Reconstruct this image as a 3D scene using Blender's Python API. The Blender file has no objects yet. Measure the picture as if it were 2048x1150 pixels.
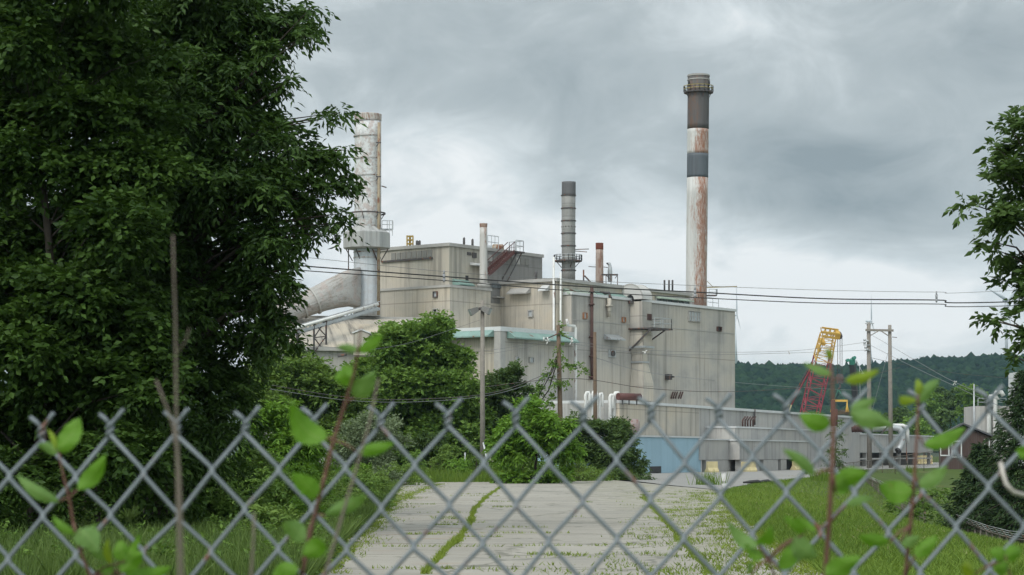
import bpy, math, random
import numpy as np
from mathutils import Vector
rnd = random.Random(11)
RG = np.random.default_rng(11)
SC = bpy.context.scene
COL = SC.collection
F, HY, CH = 4200.0, 906.0, 1.8          # focal length in photo pixels, horizon row, eye height

# ------------------------------------------------------------------ camera
cd = bpy.data.cameras.new('camera')
cam = bpy.data.objects.new('camera', cd); COL.objects.link(cam)
cam.location = (0, 0, CH); cam.rotation_euler = (math.pi / 2, 0, 0)
cd.sensor_width = 36; cd.lens = 36 * F / 2048
cd.shift_y = (HY - 575) / 2048
cd.clip_start = 0.05; cd.clip_end = 20000
cd.dof.use_dof = True; cd.dof.focus_distance = 120; cd.dof.aperture_fstop = 15
SC.camera = cam
SC.view_settings.view_transform = 'Standard'; SC.view_settings.look = 'None'
SC.view_settings.exposure = .12; SC.view_settings.gamma = 1
SC.cycles.use_denoising = True
SC.cycles.max_bounces = 5; SC.cycles.diffuse_bounces = 3; SC.cycles.glossy_bounces = 2
SC.cycles.transmission_bounces = 3; SC.cycles.volume_bounces = 0; SC.cycles.transparent_max_bounces = 4
SC.cycles.caustics_reflective = False; SC.cycles.caustics_refractive = False
SC.cycles.use_adaptive_sampling = True; SC.cycles.adaptive_threshold = 0.02

# ------------------------------------------------------------------ node helpers
def nd(nt, typ, ins=None, **props):
    n = nt.nodes.new(typ)
    for k, v in props.items(): setattr(n, k, v)
    for k, v in (ins or {}).items():
        s = n.inputs[k]
        if isinstance(v, bpy.types.NodeSocket): nt.links.new(v, s)
        else: s.default_value = v
    return n
def mth(nt, op, a, b=0.0, c=0.0, clamp=False):
    return nd(nt, 'ShaderNodeMath', {0: a, 1: b, 2: c}, operation=op, use_clamp=clamp).outputs[0]
def mixc(nt, f, a, b, mode='MIX'):
    def c4(v): return v if isinstance(v, bpy.types.NodeSocket) else (*v[:3], 1)
    return nd(nt, 'ShaderNodeMix', {0: f, 6: c4(a), 7: c4(b)}, data_type='RGBA', blend_type=mode).outputs[2]
def ramp(nt, f, a, b):
    return nd(nt, 'ShaderNodeMapRange', {0: f, 1: a, 2: b, 3: 0.0, 4: 1.0}, interpolation_type='SMOOTHSTEP').outputs[0]
def noise(nt, vec, scale, detail=3, rough=.55, dist=0.0):
    return nd(nt, 'ShaderNodeTexNoise', {'Vector': vec, 'Scale': scale, 'Detail': detail, 'Roughness': rough, 'Distortion': dist}).outputs[0]
def vmul(nt, v, s):
    return nd(nt, 'ShaderNodeVectorMath', {0: v, 1: s}, operation='MULTIPLY').outputs[0]
def begin(name):
    m = bpy.data.materials.new(name); m.use_nodes = True
    nt = m.node_tree
    return m, nt, nt.nodes['Principled BSDF']

# ------------------------------------------------------------------ sky and light
SUN_EL, SUN_AZ = math.radians(48), math.radians(215)   # high, behind the camera and to its left (azimuth from +Y, clockwise)
w = bpy.data.worlds.new('World'); SC.world = w; w.use_nodes = True
nt = w.node_tree; bg = nt.nodes['Background']
sky = nd(nt, 'ShaderNodeTexSky', sky_type='NISHITA', sun_disc=False, sun_elevation=SUN_EL, sun_rotation=SUN_AZ)
d = nd(nt, 'ShaderNodeTexCoord').outputs['Generated']
dn = nd(nt, 'ShaderNodeVectorMath', {0: d}, operation='NORMALIZE').outputs[0]
sep = nd(nt, 'ShaderNodeSeparateXYZ', {0: dn})
# overcast deck: soft billows, stretched sideways
wrp = vmul(nt, dn, (1, 1, 2.1))
n1 = noise(nt, wrp, 5.0, 7, .56, .5)
n2 = noise(nt, vmul(nt, dn, (1, 1, 1.7)), 17.0, 8, .6, .7)
val = mth(nt, 'ADD', mth(nt, 'MULTIPLY', mth(nt, 'SUBTRACT', n1, .5), .95), mth(nt, 'MULTIPLY', mth(nt, 'SUBTRACT', n2, .5), .78))
def blob(x, y, sx, sy, amp):
    global val
    c = Vector(((x - 1024) / F, 1, (HY - y) / F)).normalized()
    q = nd(nt, 'ShaderNodeVectorMath', {0: dn, 1: c}, operation='SUBTRACT').outputs[0]
    q = vmul(nt, q, (F / sx, .5, F / sy))
    l = nd(nt, 'ShaderNodeVectorMath', {0: q}, operation='LENGTH').outputs['Value']
    e = mth(nt, 'POWER', 2.718, mth(nt, 'MULTIPLY', mth(nt, 'MULTIPLY', l, l), -1.0))
    val = mth(nt, 'MULTIPLY_ADD', e, amp * 1.4, val)
for b in [(880, 330, 170, 110, .26), (800, 470, 260, 90, .20), (1270, 470, 260, 100, .20), (1000, 190, 230, 70, -.12),
          (1300, 130, 300, 120, -.16), (1600, 330, 260, 110, -.26), (1800, 410, 230, 60, -.14), (1560, 40, 160, 60, .08), (1960, 70, 220, 150, -.22),
          (1620, 580, 260, 70, .16), (1880, 610, 260, 80, .24), (1500, 690, 500, 70, .16), (620, 180, 160, 150, .02),
          (1750, 180, 170, 70, .05), (700, 620, 300, 120, .16)]:
    blob(*b)
f = mth(nt, 'ADD', val, .56, clamp=True)
cr = nd(nt, 'ShaderNodeValToRGB', {0: f})
e = cr.color_ramp.elements
e[0].position = .10; e[0].color = (.265, .315, .335, 1)
e[1].position = .90; e[1].color = (.87, .895, .895, 1)
x = cr.color_ramp.elements.new(.5); x.color = (.455, .508, .522, 1)
x = cr.color_ramp.elements.new(.72); x.color = (.66, .715, .73, 1)
# the deck is thinner overhead and towards the hidden sun behind the camera
back = ramp(nt, mth(nt, 'MULTIPLY', sep.outputs[1], -1.0), -.5, .7)
top = ramp(nt, sep.outputs[2], .25, .9)
gain = mth(nt, 'ADD', 1.0, mth(nt, 'ADD', mth(nt, 'MULTIPLY', back, 1.0), mth(nt, 'MULTIPLY', top, .35)))
cl = nd(nt, 'ShaderNodeVectorMath', {0: cr.outputs[0], 3: mth(nt, 'MULTIPLY', gain, 10.0)}, operation='SCALE').outputs[0]
nt.links.new(mixc(nt, .95, sky.outputs[0], cl), bg.inputs[0])
bg.inputs[1].default_value = .1
sl = bpy.data.lights.new('sun', 'SUN'); sun = bpy.data.objects.new('sun', sl); COL.objects.link(sun)
sl.energy = 2.0; sl.angle = math.radians(25); sl.color = (1, .96, .9)
sdir = Vector((math.sin(SUN_AZ) * math.cos(SUN_EL), math.cos(SUN_AZ) * math.cos(SUN_EL), math.sin(SUN_EL)))
sun.rotation_euler = sdir.to_track_quat('Z', 'Y').to_euler()

# ------------------------------------------------------------------ geometry helpers
def P(x, y, D): return Vector(((x - 1024) / F * D, D, CH + (HY - y) / F * D))
def G(x, y, z=0.0):
    D = (CH - z) * F / (y - HY); return P(x, y, D)
def V(*a): return Vector(a)
def sstep(t):
    t = np.clip(t, 0, 1); return t * t * (3 - 2 * t)
def zt(X, Y):                                           # the ground: level, falling away to a ditch on the right
    X = np.asarray(X, float); Y = np.asarray(Y, float)
    xe = np.interp(Y, [0, 35, 60, 100, 150, 180, 222, 260], [7.2, 7.2, 8.6, 12.5, 22, 29, 38, 90])
    dp = np.interp(Y, [0, 35, 95, 150, 200, 230], [1.6, 2.0, 2.9, 2.2, 1.2, 0])
    bump = .05 * np.sin(X * .9 + Y * .13) * np.sin(Y * .21) * sstep((np.abs(X - 1.5) - 8) / 4) * (1 - sstep((X + 4) / 3) * sstep((Y - 88) / 8))
    return -dp * sstep((X - xe) / np.interp(Y, [60, 130], [13, 8])) + bump

ORG = {}
class MB:
    """collects shapes and links them as ONE mesh object"""
    def __init__(s): s.v = []; s.f = []; s.uv = {}; s.sm = set()
    def face(s, idx, uv=None, smooth=False):
        if uv: s.uv[len(s.f)] = uv
        if smooth: s.sm.add(len(s.f))
        s.f.append(tuple(idx))
    def add(s, *ps):
        n = len(s.v); s.v.extend(Vector(p) for p in ps); return list(range(n, n + len(ps)))
    def hexa(s, p):                                     # 8 corners: bottom ring then top ring
        i = s.add(*p)
        for q in ((3, 2, 1, 0), (4, 5, 6, 7), (0, 1, 5, 4), (1, 2, 6, 5), (2, 3, 7, 6), (3, 0, 4, 7)): s.face([i[k] for k in q])
        return s
    def obox(s, o, a, b, c):
        o, a, b, c = map(Vector, (o, a, b, c))
        if a.cross(b).dot(c) < 0: a, b = b, a
        return s.hexa([o, o + a, o + a + b, o + b, o + c, o + a + c, o + a + b + c, o + b + c])
    def box(s, c, sx, sy, sz):
        c = Vector(c); return s.obox(c - V(sx / 2, sy / 2, 0), (sx, 0, 0), (0, sy, 0), (0, 0, sz))
    def prism(s, pts, ext):
        ext = Vector(ext); n = len(pts)
        i = s.add(*pts); j = s.add(*[Vector(p) + ext for p in pts])
        s.face(i[::-1]); s.face(j)
        for k in range(n): s.face((i[k], i[(k + 1) % n], j[(k + 1) % n], j[k]))
        return s
    def loft(s, rings, cap=True, smooth=True):
        n = len(rings[0]); ids = [s.add(*r) for r in rings]; l = 0
        for a in range(len(rings) - 1):
            l2 = l + (sum(rings[a + 1], Vector()) / n - sum(rings[a], Vector()) / n).length
            rr = (rings[a][0] - rings[a][n // 2]).length / 2
            for k in range(n):
                u0, u1 = 2 * math.pi * k / n * rr, 2 * math.pi * (k + 1) / n * rr
                s.face((ids[a][k], ids[a][(k + 1) % n], ids[a + 1][(k + 1) % n], ids[a + 1][k]), [(u0, l), (u1, l), (u1, l2), (u0, l2)], smooth)
            l = l2
        if cap: s.face(ids[0][::-1]); s.face(ids[-1])
        return s
    def tube(s, pts, r, n=8, cap=True, smooth=True):
        pts = [Vector(p) for p in pts]
        if not hasattr(r, '__len__'): r = [r] * len(pts)
        rings = []; ref = None
        for k, p in enumerate(pts):
            t = (pts[min(k + 1, len(pts) - 1)] - pts[max(k - 1, 0)])
            t = t.normalized() if t.length > 1e-9 else V(0, 0, 1)
            if ref is None: ref = V(0, 1, 0) if abs(t.y) < .9 else V(1, 0, 0)
            a = (ref - t * ref.dot(t)).normalized(); b = t.cross(a); ref = a
            rings.append([p + (a * math.cos(q) + b * math.sin(q)) * r[k] for q in (2 * math.pi * m / n for m in range(n))])
        return s.loft(rings, cap, smooth)
    def cyl(s, base, h, r0, r1=None, n=24, top=True):
        base = Vector(base); r1 = r0 if r1 is None else r1
        return s.tube([base, base + V(0, 0, h)], [r0, r1], n, top)
    def bar(s, a, b, w, h=None):
        a, b = Vector(a), Vector(b); h = h or w; t = (b - a).normalized()
        sd = t.cross(V(0, 0, 1)); sd = sd.normalized() if sd.length > 1e-4 else V(1, 0, 0)
        up = sd.cross(t); return s.obox(a - sd * w / 2 - up * h / 2, sd * w, up * h, b - a)
    def rail(s, pts, h=1.05, post=1.5, r=.03):
        """a guard rail along the points"""
        pts = [Vector(p) for p in pts]
        for a, b in zip(pts, pts[1:]):
            for z in (h, h * .5): s.bar(a + V(0, 0, z), b + V(0, 0, z), r * 2)
            k = max(1, round((b - a).length / post))
            for i in range(k + 1): q = a.lerp(b, i / k); s.bar(q, q + V(0, 0, h), r * 2)
        return s
    def build(s, name, mat, parent=None, label=None):
        org = ORG.get(parent.name, V(0, 0, 0)) if parent else V(0, 0, 0)
        if not parent:                                  # a thing that is one mesh: origin at its base
            a = np.array([tuple(v) for v in s.v]); org = V((a[:, 0].min() + a[:, 0].max()) / 2, (a[:, 1].min() + a[:, 1].max()) / 2, a[:, 2].min())
        me = bpy.data.meshes.new(name)
        me.from_pydata([tuple(v - org) for v in s.v], [], s.f)
        uvl = me.uv_layers.new(name='UVMap')
        for p in me.polygons:
            if p.index in s.uv:
                for li, q in zip(p.loop_indices, s.uv[p.index]): uvl.data[li].uv = q
            else:
                nrm = p.normal
                t = V(-nrm.y, nrm.x, 0); t = t.normalized() if t.length > .05 else V(1, 0, 0)
                b = nrm.cross(t)
                for li in p.loop_indices:
                    q = s.v[me.loops[li].vertex_index]; uvl.data[li].uv = (q.dot(t), q.dot(b))
            if p.index in s.sm: p.use_smooth = True
        me.materials.append(mat)
        o = bpy.data.objects.new(name, me); COL.objects.link(o)
        if parent: o.parent = parent; ORG[o.name] = org
        else: o.location = org; ORG[o.name] = org
        if label: o['label'] = label
        return o
def tag(o, label, cat=None, group=None, kind=None):
    if label: o['label'] = label
    if cat: o['category'] = cat
    if group: o['group'] = group
    if kind: o['kind'] = kind
    return o
def T(name, label, cat, loc, group=None):
    o = bpy.data.objects.new(name, None); COL.objects.link(o); o.location = loc; o.empty_display_size = .3
    ORG[o.name] = Vector(loc); return tag(o, label, cat, group)
def npmesh(name, verts, faces, mat, tint=None, parent=None, org=None, smooth=False):
    """mesh from numpy arrays (all faces with the same corner count), optional per-face tint"""
    org = ORG[parent.name] if parent is not None else (Vector(org) if org is not None else V(0, 0, 0))
    me = bpy.data.meshes.new(name); k = faces.shape[1]
    me.vertices.add(len(verts)); me.vertices.foreach_set('co', (verts - np.array(org)).astype(np.float32).ravel())
    me.loops.add(faces.size); me.loops.foreach_set('vertex_index', faces.astype(np.int32).ravel())
    me.polygons.add(len(faces)); me.polygons.foreach_set('loop_start', np.arange(0, faces.size, k, dtype=np.int32))
    if smooth: me.polygons.foreach_set('use_smooth', np.ones(len(faces), bool))
    if tint is not None:
        at = me.attributes.new('tint', 'FLOAT', 'FACE'); at.data.foreach_set('value', tint.astype(np.float32))
    me.update(calc_edges=True); me.validate()
    me.materials.append(mat)
    o = bpy.data.objects.new(name, me); COL.objects.link(o)
    if parent: o.parent = parent; ORG[o.name] = org
    else: o.location = org; ORG[o.name] = org
    return o

# ------------------------------------------------------------------ materials
def plain(name, col, rough=.7, metal=0.0, var=.25, scale=2.0, rust=0.0, bump=0.0):
    m, nt, b = begin(name)
    tc = nd(nt, 'ShaderNodeTexCoord').outputs['Object']
    n = noise(nt, tc, scale, 5, .6)
    c = mixc(nt, n, [q * (1 - var) for q in col], [min(1, q * (1 + var)) for q in col])
    if rust:
        k = ramp(nt, noise(nt, vmul(nt, tc, (1, 1, .35)), scale * 1.7, 6, .65), .62 - rust * .3, .72 - rust * .25)
        c = mixc(nt, k, c, (.16, .06, .03))
    nt.links.new(c, b.inputs['Base Color'])
    b.inputs['Roughness'].default_value = rough; b.inputs['Metallic'].default_value = metal
    if bump:
        bp = nd(nt, 'ShaderNodeBump', {'Strength': bump, 'Distance': .02, 'Height': noise(nt, tc, scale * 8, 4)})
        nt.links.new(bp.outputs[0], b.inputs['Normal'])
    return m
def wall(name, col, streak=.5, rib=.25, seam=5.4, warm=.3, dirt=(.12, .115, .105), seed=0.0, blotch=.35):
    """weathered siding: vertical ribs, run-off streaks, panel tints, seams"""
    m, nt, b = begin(name)
    uv = nd(nt, 'ShaderNodeUVMap').outputs[0]
    uv = nd(nt, 'ShaderNodeVectorMath', {0: uv, 1: (seed, seed * .7, 0)}).outputs[0]
    sp = nd(nt, 'ShaderNodeSeparateXYZ', {0: uv}); u, v = sp.outputs[0], sp.outputs[1]
    pan = nd(nt, 'ShaderNodeTexWhiteNoise', {'W': mth(nt, 'FLOOR', mth(nt, 'DIVIDE', u, .92))}, noise_dimensions='1D').outputs[0]
    s1 = noise(nt, vmul(nt, uv, (1.3, .05, 1)), 1.0, 6, .62)
    s2 = noise(nt, vmul(nt, uv, (5.5, .16, 1)), 1.0, 4, .6)
    bl = noise(nt, vmul(nt, uv, (.16, .22, 1)), 1.0, 5, .6)
    c = mixc(nt, mth(nt, 'MULTIPLY', mth(nt, 'SUBTRACT', pan, .3), .30), col, [q * .74 for q in col])
    c = mixc(nt, mth(nt, 'MULTIPLY', ramp(nt, bl, .42, .68), warm), c, (col[0] * 1.12, col[1] * .98, col[2] * .74))
    c = mixc(nt, mth(nt, 'MULTIPLY', ramp(nt, bl, .56, .36), blotch), c, [q * .62 for q in (col[0] * .92, col[1] * .98, col[2] * 1.06)])
    c = mixc(nt, mth(nt, 'MULTIPLY', ramp(nt, s1, .48, .70), streak), c, dirt)
    c = mixc(nt, mth(nt, 'MULTIPLY', ramp(nt, s2, .52, .74), streak * .75), c, dirt)
    c = mixc(nt, mth(nt, 'MULTIPLY', ramp(nt, s2, .40, .22), .22), c, [min(.6, q * 1.35) for q in col])
    if seam:
        fr = mth(nt, 'FRACT', mth(nt, 'DIVIDE', v, seam))
        ln = mth(nt, 'LESS_THAN', mth(nt, 'ABSOLUTE', mth(nt, 'SUBTRACT', fr, .5)), .009)
        fu_ = mth(nt, 'FRACT', mth(nt, 'DIVIDE', u, 3.68)); ln = mth(nt, 'MAXIMUM', ln, mth(nt, 'MULTIPLY', mth(nt, 'LESS_THAN', fu_, .02), .5))
        c = mixc(nt, mth(nt, 'MULTIPLY', ln, .45), c, dirt)
    nt.links.new(c, b.inputs['Base Color'])
    b.inputs['Roughness'].default_value = .85
    wv = mth(nt, 'PINGPONG', u, rib / 2)
    bp = nd(nt, 'ShaderNodeBump', {'Strength': .55, 'Distance': .05, 'Height': mth(nt, 'DIVIDE', wv, rib)})
    nt.links.new(bp.outputs[0], b.inputs['Normal'])
    return m
def stack(name, col, rust=.5, u0=None, uw=1.0, peel=0.0, soot=(.05, .05, .055), ring=0.0, rustc=(.165, .075, .045), seed=0.0):
    """painted steel shell with rust running down it; UV is (arc length, height)"""
    m, nt, b = begin(name)
    uv = nd(nt, 'ShaderNodeUVMap').outputs[0]
    q = nd(nt, 'ShaderNodeVectorMath', {0: uv, 1: (seed, seed, 0)}).outputs[0]
    sp = nd(nt, 'ShaderNodeSeparateXYZ', {0: uv}); u, v = sp.outputs[0], sp.outputs[1]
    a = noise(nt, vmul(nt, q, (1.9, .34, 1)), 1.0, 9, .74)
    a2 = noise(nt, vmul(nt, q, (6.5, 1.1, 1)), 1.0, 9, .8)
    k = mth(nt, 'ADD', mth(nt, 'MULTIPLY', a, .5), mth(nt, 'MULTIPLY', a2, .5))
    if u0 is not None:
        g = mth(nt, 'DIVIDE', mth(nt, 'SUBTRACT', u, u0), uw)
        g = mth(nt, 'POWER', 2.718, mth(nt, 'MULTIPLY', mth(nt, 'MULTIPLY', g, g), -1.0))
        k = mth(nt, 'ADD', k, mth(nt, 'MULTIPLY', mth(nt, 'SUBTRACT', g, .6), .16))
    d1 = noise(nt, vmul(nt, q, (2.2, .08, 1)), 1.0, 5, .6)
    c = mixc(nt, ramp(nt, d1, .4, .75), col, [z * .72 for z in col])
    if peel:
        pn = noise(nt, vmul(nt, q, (1.0, .8, 1)), 1.5, 8, .72)
        c = mixc(nt, mth(nt, 'MULTIPLY', ramp(nt, pn, .50, .56), peel), c, (.36, .25, .21))
        pn2 = noise(nt, vmul(nt, q, (1.3, 1.5, 1)), 2.3, 8, .75)
        c = mixc(nt, mth(nt, 'MULTIPLY', ramp(nt, pn2, .53, .58), peel * .8), c, (.22, .20, .21))
    a3 = noise(nt, vmul(nt, q, (14.0, .9, 1)), 1.0, 6, .8)
    c = mixc(nt, mth(nt, 'MULTIPLY', ramp(nt, k, .60 - .2 * rust, .70 - .17 * rust), ramp(nt, a3, .30, .56)), c, mixc(nt, a2, rustc, [z * 1.5 for z in rustc]))
    if ring:
        fr = mth(nt, 'FRACT', mth(nt, 'DIVIDE', v, ring))
        c = mixc(nt, mth(nt, 'MULTIPLY', mth(nt, 'LESS_THAN', fr, .05), .4), c, soot)
        nn = nd(nt, 'ShaderNodeTexWhiteNoise', {'W': mth(nt, 'FLOOR', mth(nt, 'DIVIDE', v, ring))}, noise_dimensions='1D').outputs[0]
        c = mixc(nt, mth(nt, 'MULTIPLY', nn, .35), c, [z * .55 for z in col])
    nt.links.new(c, b.inputs['Base Color'])
    b.inputs['Roughness'].default_value = .62
    return m
def leafm(name, a, b_, trans=.28, rough=.6, spec=.2):
    m, nt, b = begin(name)
    t = nd(nt, 'ShaderNodeAttribute', attribute_name='tint').outputs['Fac']
    c = mixc(nt, t, a, b_)
    nt.links.new(c, b.inputs['Base Color'])
    b.inputs['Roughness'].default_value = rough; b.inputs['Specular IOR Level'].default_value = spec
    tr = nd(nt, 'ShaderNodeBsdfTranslucent', {0: mixc(nt, .5, c, (b_[0] * 1.5, b_[1] * 1.5, b_[2]))})
    mx = nd(nt, 'ShaderNodeMixShader', {0: trans, 1: b.outputs[0], 2: tr.outputs[0]})
    nt.links.new(mx.outputs[0], nt.nodes['Material Output'].inputs[0])
    return m
WALL_TAN = wall('weathered tan siding', (.46, .42, .355), .56, seed=3.1)
WALL_TAN2 = wall('weathered tan siding upper', (.45, .415, .355), .56, seed=9.4, warm=.2)
WALL_GREY = wall('weathered grey siding', (.43, .405, .365), .5, seed=17.3, warm=.22, blotch=.5)
WALL_DARK = wall('sooty grey siding', (.25, .245, .235), .6, seed=27.7, warm=.1)
WALL_PALE = wall('pale grey sheet wall', (.40, .39, .37), .5, rib=.3, seam=0, seed=41.0, warm=.1)
WALL_SLOPE = wall('streaked sloping roof', (.47, .43, .365), .85, rib=.6, seam=0, seed=5.5, warm=.3)
WALL_BLUE = wall('blue ribbed sheet', (.31, .46, .545), .14, rib=.34, seam=0, seed=1.0, warm=0, blotch=.1, dirt=(.1, .16, .2))
WALL_BROWN = wall('brown board wall', (.07, .044, .038), .2, rib=.25, seam=0, seed=2.0, warm=0)
TRIM = plain('grey weathered trim', (.36, .35, .33), .8, var=.3, scale=1.2)
TRIM_PALE = plain('pale flashing', (.55, .56, .56), .5, var=.15)
GREEN = plain('green copper sheet', (.18, .28, .25), .6, var=.35, scale=.9, rust=.15)
GREEN_PALE = plain('faded pale green sheet', (.33, .40, .33), .6, var=.35, scale=.6, rust=.1)
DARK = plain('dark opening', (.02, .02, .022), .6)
GLASS = plain('dirty window glass', (.16, .18, .19), .15, var=.5, scale=.8)
GLASS_PALE = plain('pale dusty glass', (.38, .40, .41), .25, var=.2, scale=1.0)
LOUVER = plain('dull louvre', (.20, .195, .18), .7, var=.3, scale=.7)
STEEL = plain('dull galvanised steel', (.42, .44, .45), .45, .5, var=.2, rust=.05)
STEEL_DARK = plain('dark rusty steel', (.07, .065, .065), .7, var=.4, rust=.3)
RUST = plain('rust brown steel', (.075, .038, .032), .8, var=.4, scale=1.5)
RED_DARK = plain('dark red oxide paint', (.095, .036, .032), .7, var=.3)
WHITE = plain('dirty white lagging', (.62, .62, .60), .5, var=.2, scale=1.5, rust=.12)
WOOD = plain('weathered grey wood', (.22, .20, .175), .9, var=.4, scale=3.0)
WOOD_BROWN = plain('brown creosoted wood', (.13, .09, .06), .9, var=.4, scale=3.0)
BLACKW = plain('black cable sheath', (.02, .02, .022), .6)
WIREG = plain('grey conductor', (.16, .165, .17), .5)
YELLOW = plain('yellow paint', (.52, .32, .06), .55, var=.2, rust=.05)
YELLOW_PALE = plain('faded yellow barrier paint', (.50, .43, .24), .85, var=.4, rust=.1, scale=1.2)
REDC = plain('crane red paint', (.27, .035, .055), .5, var=.2)
CRGREEN = plain('crane green paint', (.03, .17, .12), .5)
BARK = plain('grey brown bark', (.055, .045, .036), .95, var=.4, scale=5)
TURB = plain('turbine white paint', (.55, .58, .60), .4, var=.05)
FENCEM = plain('galvanised fence wire', (.145, .17, .185), .55, .2, var=.35, scale=28, rust=.12)
TWIG = plain('dead grey twig', (.15, .125, .10), .9, var=.3, scale=20)
STEMR = plain('red brown sapling stem', (.13, .06, .042), .7, var=.3, scale=20)

# ------------------------------------------------------------------ ground, road, yard, hills
m, nt, b = begin('soil and turf')
tc = nd(nt, 'ShaderNodeTexCoord').outputs['Object']
c = mixc(nt, noise(nt, tc, .35, 6, .65), (.045, .07, .02), (.085, .125, .03))
c = mixc(nt, ramp(nt, noise(nt, tc, .12, 5, .6), .56, .70), c, (.12, .125, .05))
nt.links.new(c, b.inputs['Base Color']); b.inputs['Roughness'].default_value = 1
b.inputs['Specular IOR Level'].default_value = .1
xs = np.concatenate([-np.geomspace(2900, 60, 14), np.arange(-56, 90, 2.0), np.geomspace(92, 2900, 14)])
ys = np.concatenate([[-200, -60, -20], np.arange(-6, 280, 2.5), np.geomspace(284, 3900, 16)])
X, Y = np.meshgrid(xs, ys); Z = zt(X, Y)
vv = np.stack([X, Y, Z], -1).reshape(-1, 3); nx = len(xs)
i, j = np.meshgrid(np.arange(nx - 1), np.arange(len(ys) - 1)); a = (j * nx + i).ravel()
npmesh('ground', vv, np.stack([a, a + 1, a + nx + 1, a + nx], 1), m, smooth=True)['kind'] = 'structure'

def sheet(name, edge_l, edge_r, z, mat, sub=40):
    """strip between two px edge lines given as world points"""
    L = [Vector(p) for p in edge_l]; Rr = [Vector(p) for p in edge_r]
    def at(line, t):
        q = t * (len(line) - 1); k = min(int(q), len(line) - 2); return line[k].lerp(line[k + 1], q - k)
    mb = MB(); rows = []
    for k in range(sub + 1):
        t = k / sub; a, b2 = at(L, t), at(Rr, t)
        a = a + V(rnd.uniform(-.22, .22), 0, 0); b2 = b2 + V(rnd.uniform(-.2, .2), 0, 0)
        rows.append(mb.add(*[V(*(a.lerp(b2, q / 6)).xy, z) for q in range(7)]))
    for r0, r1 in zip(rows, rows[1:]):
        for q in range(6): mb.face((r0[q], r0[q + 1], r1[q + 1], r1[q]))
    o = mb.build(name, mat); o['kind'] = 'structure'; return o
m, nt, b = begin('worn concrete paving')
tc = nd(nt, 'ShaderNodeNewGeometry').outputs['Position']
c = mixc(nt, noise(nt, tc, .5, 8, .7), (.25, .236, .203), (.38, .357, .308))
sx_ = nd(nt, 'ShaderNodeSeparateXYZ', {0: tc})
sl_id = nd(nt, 'ShaderNodeCombineXYZ', {0: mth(nt, 'FLOOR', mth(nt, 'DIVIDE', sx_.outputs[0], 3.3)), 1: mth(nt, 'FLOOR', mth(nt, 'DIVIDE', sx_.outputs[1], 4.6))})
slab = nd(nt, 'ShaderNodeTexWhiteNoise', {'Vector': sl_id.outputs[0]}, noise_dimensions='3D').outputs[0]
c = mixc(nt, mth(nt, 'MULTIPLY', slab, .35), c, (.21, .195, .165))
st = noise(nt, vmul(nt, tc, (.25, 2.0, 1)), 1.0, 6, .7)
c = mixc(nt, mth(nt, 'MULTIPLY', ramp(nt, st, .55, .72), .5), c, (.22, .21, .19))
c = mixc(nt, mth(nt, 'MULTIPLY', ramp(nt, noise(nt, tc, 22, 5, .75), .45, .7), .3), c, (.42, .40, .37))
vor = nd(nt, 'ShaderNodeTexVoronoi', {'Vector': nd(nt, 'ShaderNodeVectorMath', {0: tc, 1: vmul(nt, nd(nt, 'ShaderNodeTexNoise', {'Vector': tc, 'Scale': 1.3, 'Detail': 5}).outputs['Color'], (1.3, 1.3, 0))}).outputs[0], 'Scale': .32}, feature='DISTANCE_TO_EDGE').outputs['Distance']
c = mixc(nt, mth(nt, 'MULTIPLY', ramp(nt, vor, .022, .008), .7), c, (.10, .10, .075))
c = mixc(nt, mth(nt, 'MULTIPLY', ramp(nt, noise(nt, tc, .22, 6, .7), .5, .66), .45), c, (.20, .195, .175))
ys_ = nd(nt, 'ShaderNodeSeparateXYZ', {0: tc})
wob = mth(nt, 'MULTIPLY', mth(nt, 'SUBTRACT', noise(nt, tc, .8, 4), .5), .9)
jy = mth(nt, 'FRACT', mth(nt, 'DIVIDE', mth(nt, 'ADD', ys_.outputs[1], wob), 4.6))
c = mixc(nt, mth(nt, 'MULTIPLY', mth(nt, 'LESS_THAN', jy, .022), .7), c, (.09, .085, .06))
# rust-brown seepage on the left half
rs = mth(nt, 'MULTIPLY', ramp(nt, noise(nt, vmul(nt, tc, (.35, 1.6, 1)), 1.0, 5, .6), .57, .68), ramp(nt, ys_.outputs[0], 0.3, -1.6))
c = mixc(nt, mth(nt, 'MULTIPLY', rs, .45), c, (.30, .17, .09))
# moss and dirt on the right half
ms = mth(nt, 'MULTIPLY', ramp(nt, noise(nt, tc, .9, 7, .7), .46, .60), ramp(nt, ys_.outputs[0], 2.2, 5.2))
c = mixc(nt, mth(nt, 'MULTIPLY', ms, .55), c, (.16, .165, .07))
nt.links.new(c, b.inputs['Base Color']); b.inputs['Roughness'].default_value = .95
bp = nd(nt, 'ShaderNodeBump', {'Strength': .5, 'Distance': .02, 'Height': noise(nt, tc, 9, 6, .7)})
nt.links.new(bp.outputs[0], b.inputs['Normal'])
CONC = m
m, nt, b = begin('grey asphalt yard')
tc = nd(nt, 'ShaderNodeNewGeometry').outputs['Position']
c = mixc(nt, noise(nt, vmul(nt, tc, (.3, .12, 1)), 1.0, 7, .65), (.19, .186, .177), (.295, .287, .27))
c = mixc(nt, mth(nt, 'MULTIPLY', ramp(nt, noise(nt, tc, .4, 6, .7), .58, .66), .5), c, (.11, .11, .105))
nt.links.new(c, b.inputs['Base Color']); b.inputs['Roughness'].default_value = .9
ASPH = m
sheet('road', [V(-1.9, 3, 0), G(650, 1150), G(700, 1090), G(762, 1040), G(795, 1000), G(800, 968), V(-9, 152, 0)],
      [V(3.6, 3, 0), G(1655, 1150), G(1560, 1090), G(1520, 1062), G(1470, 1030), G(1440, 982), V(16, 152, 0)], .012, CONC, 90)
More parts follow.
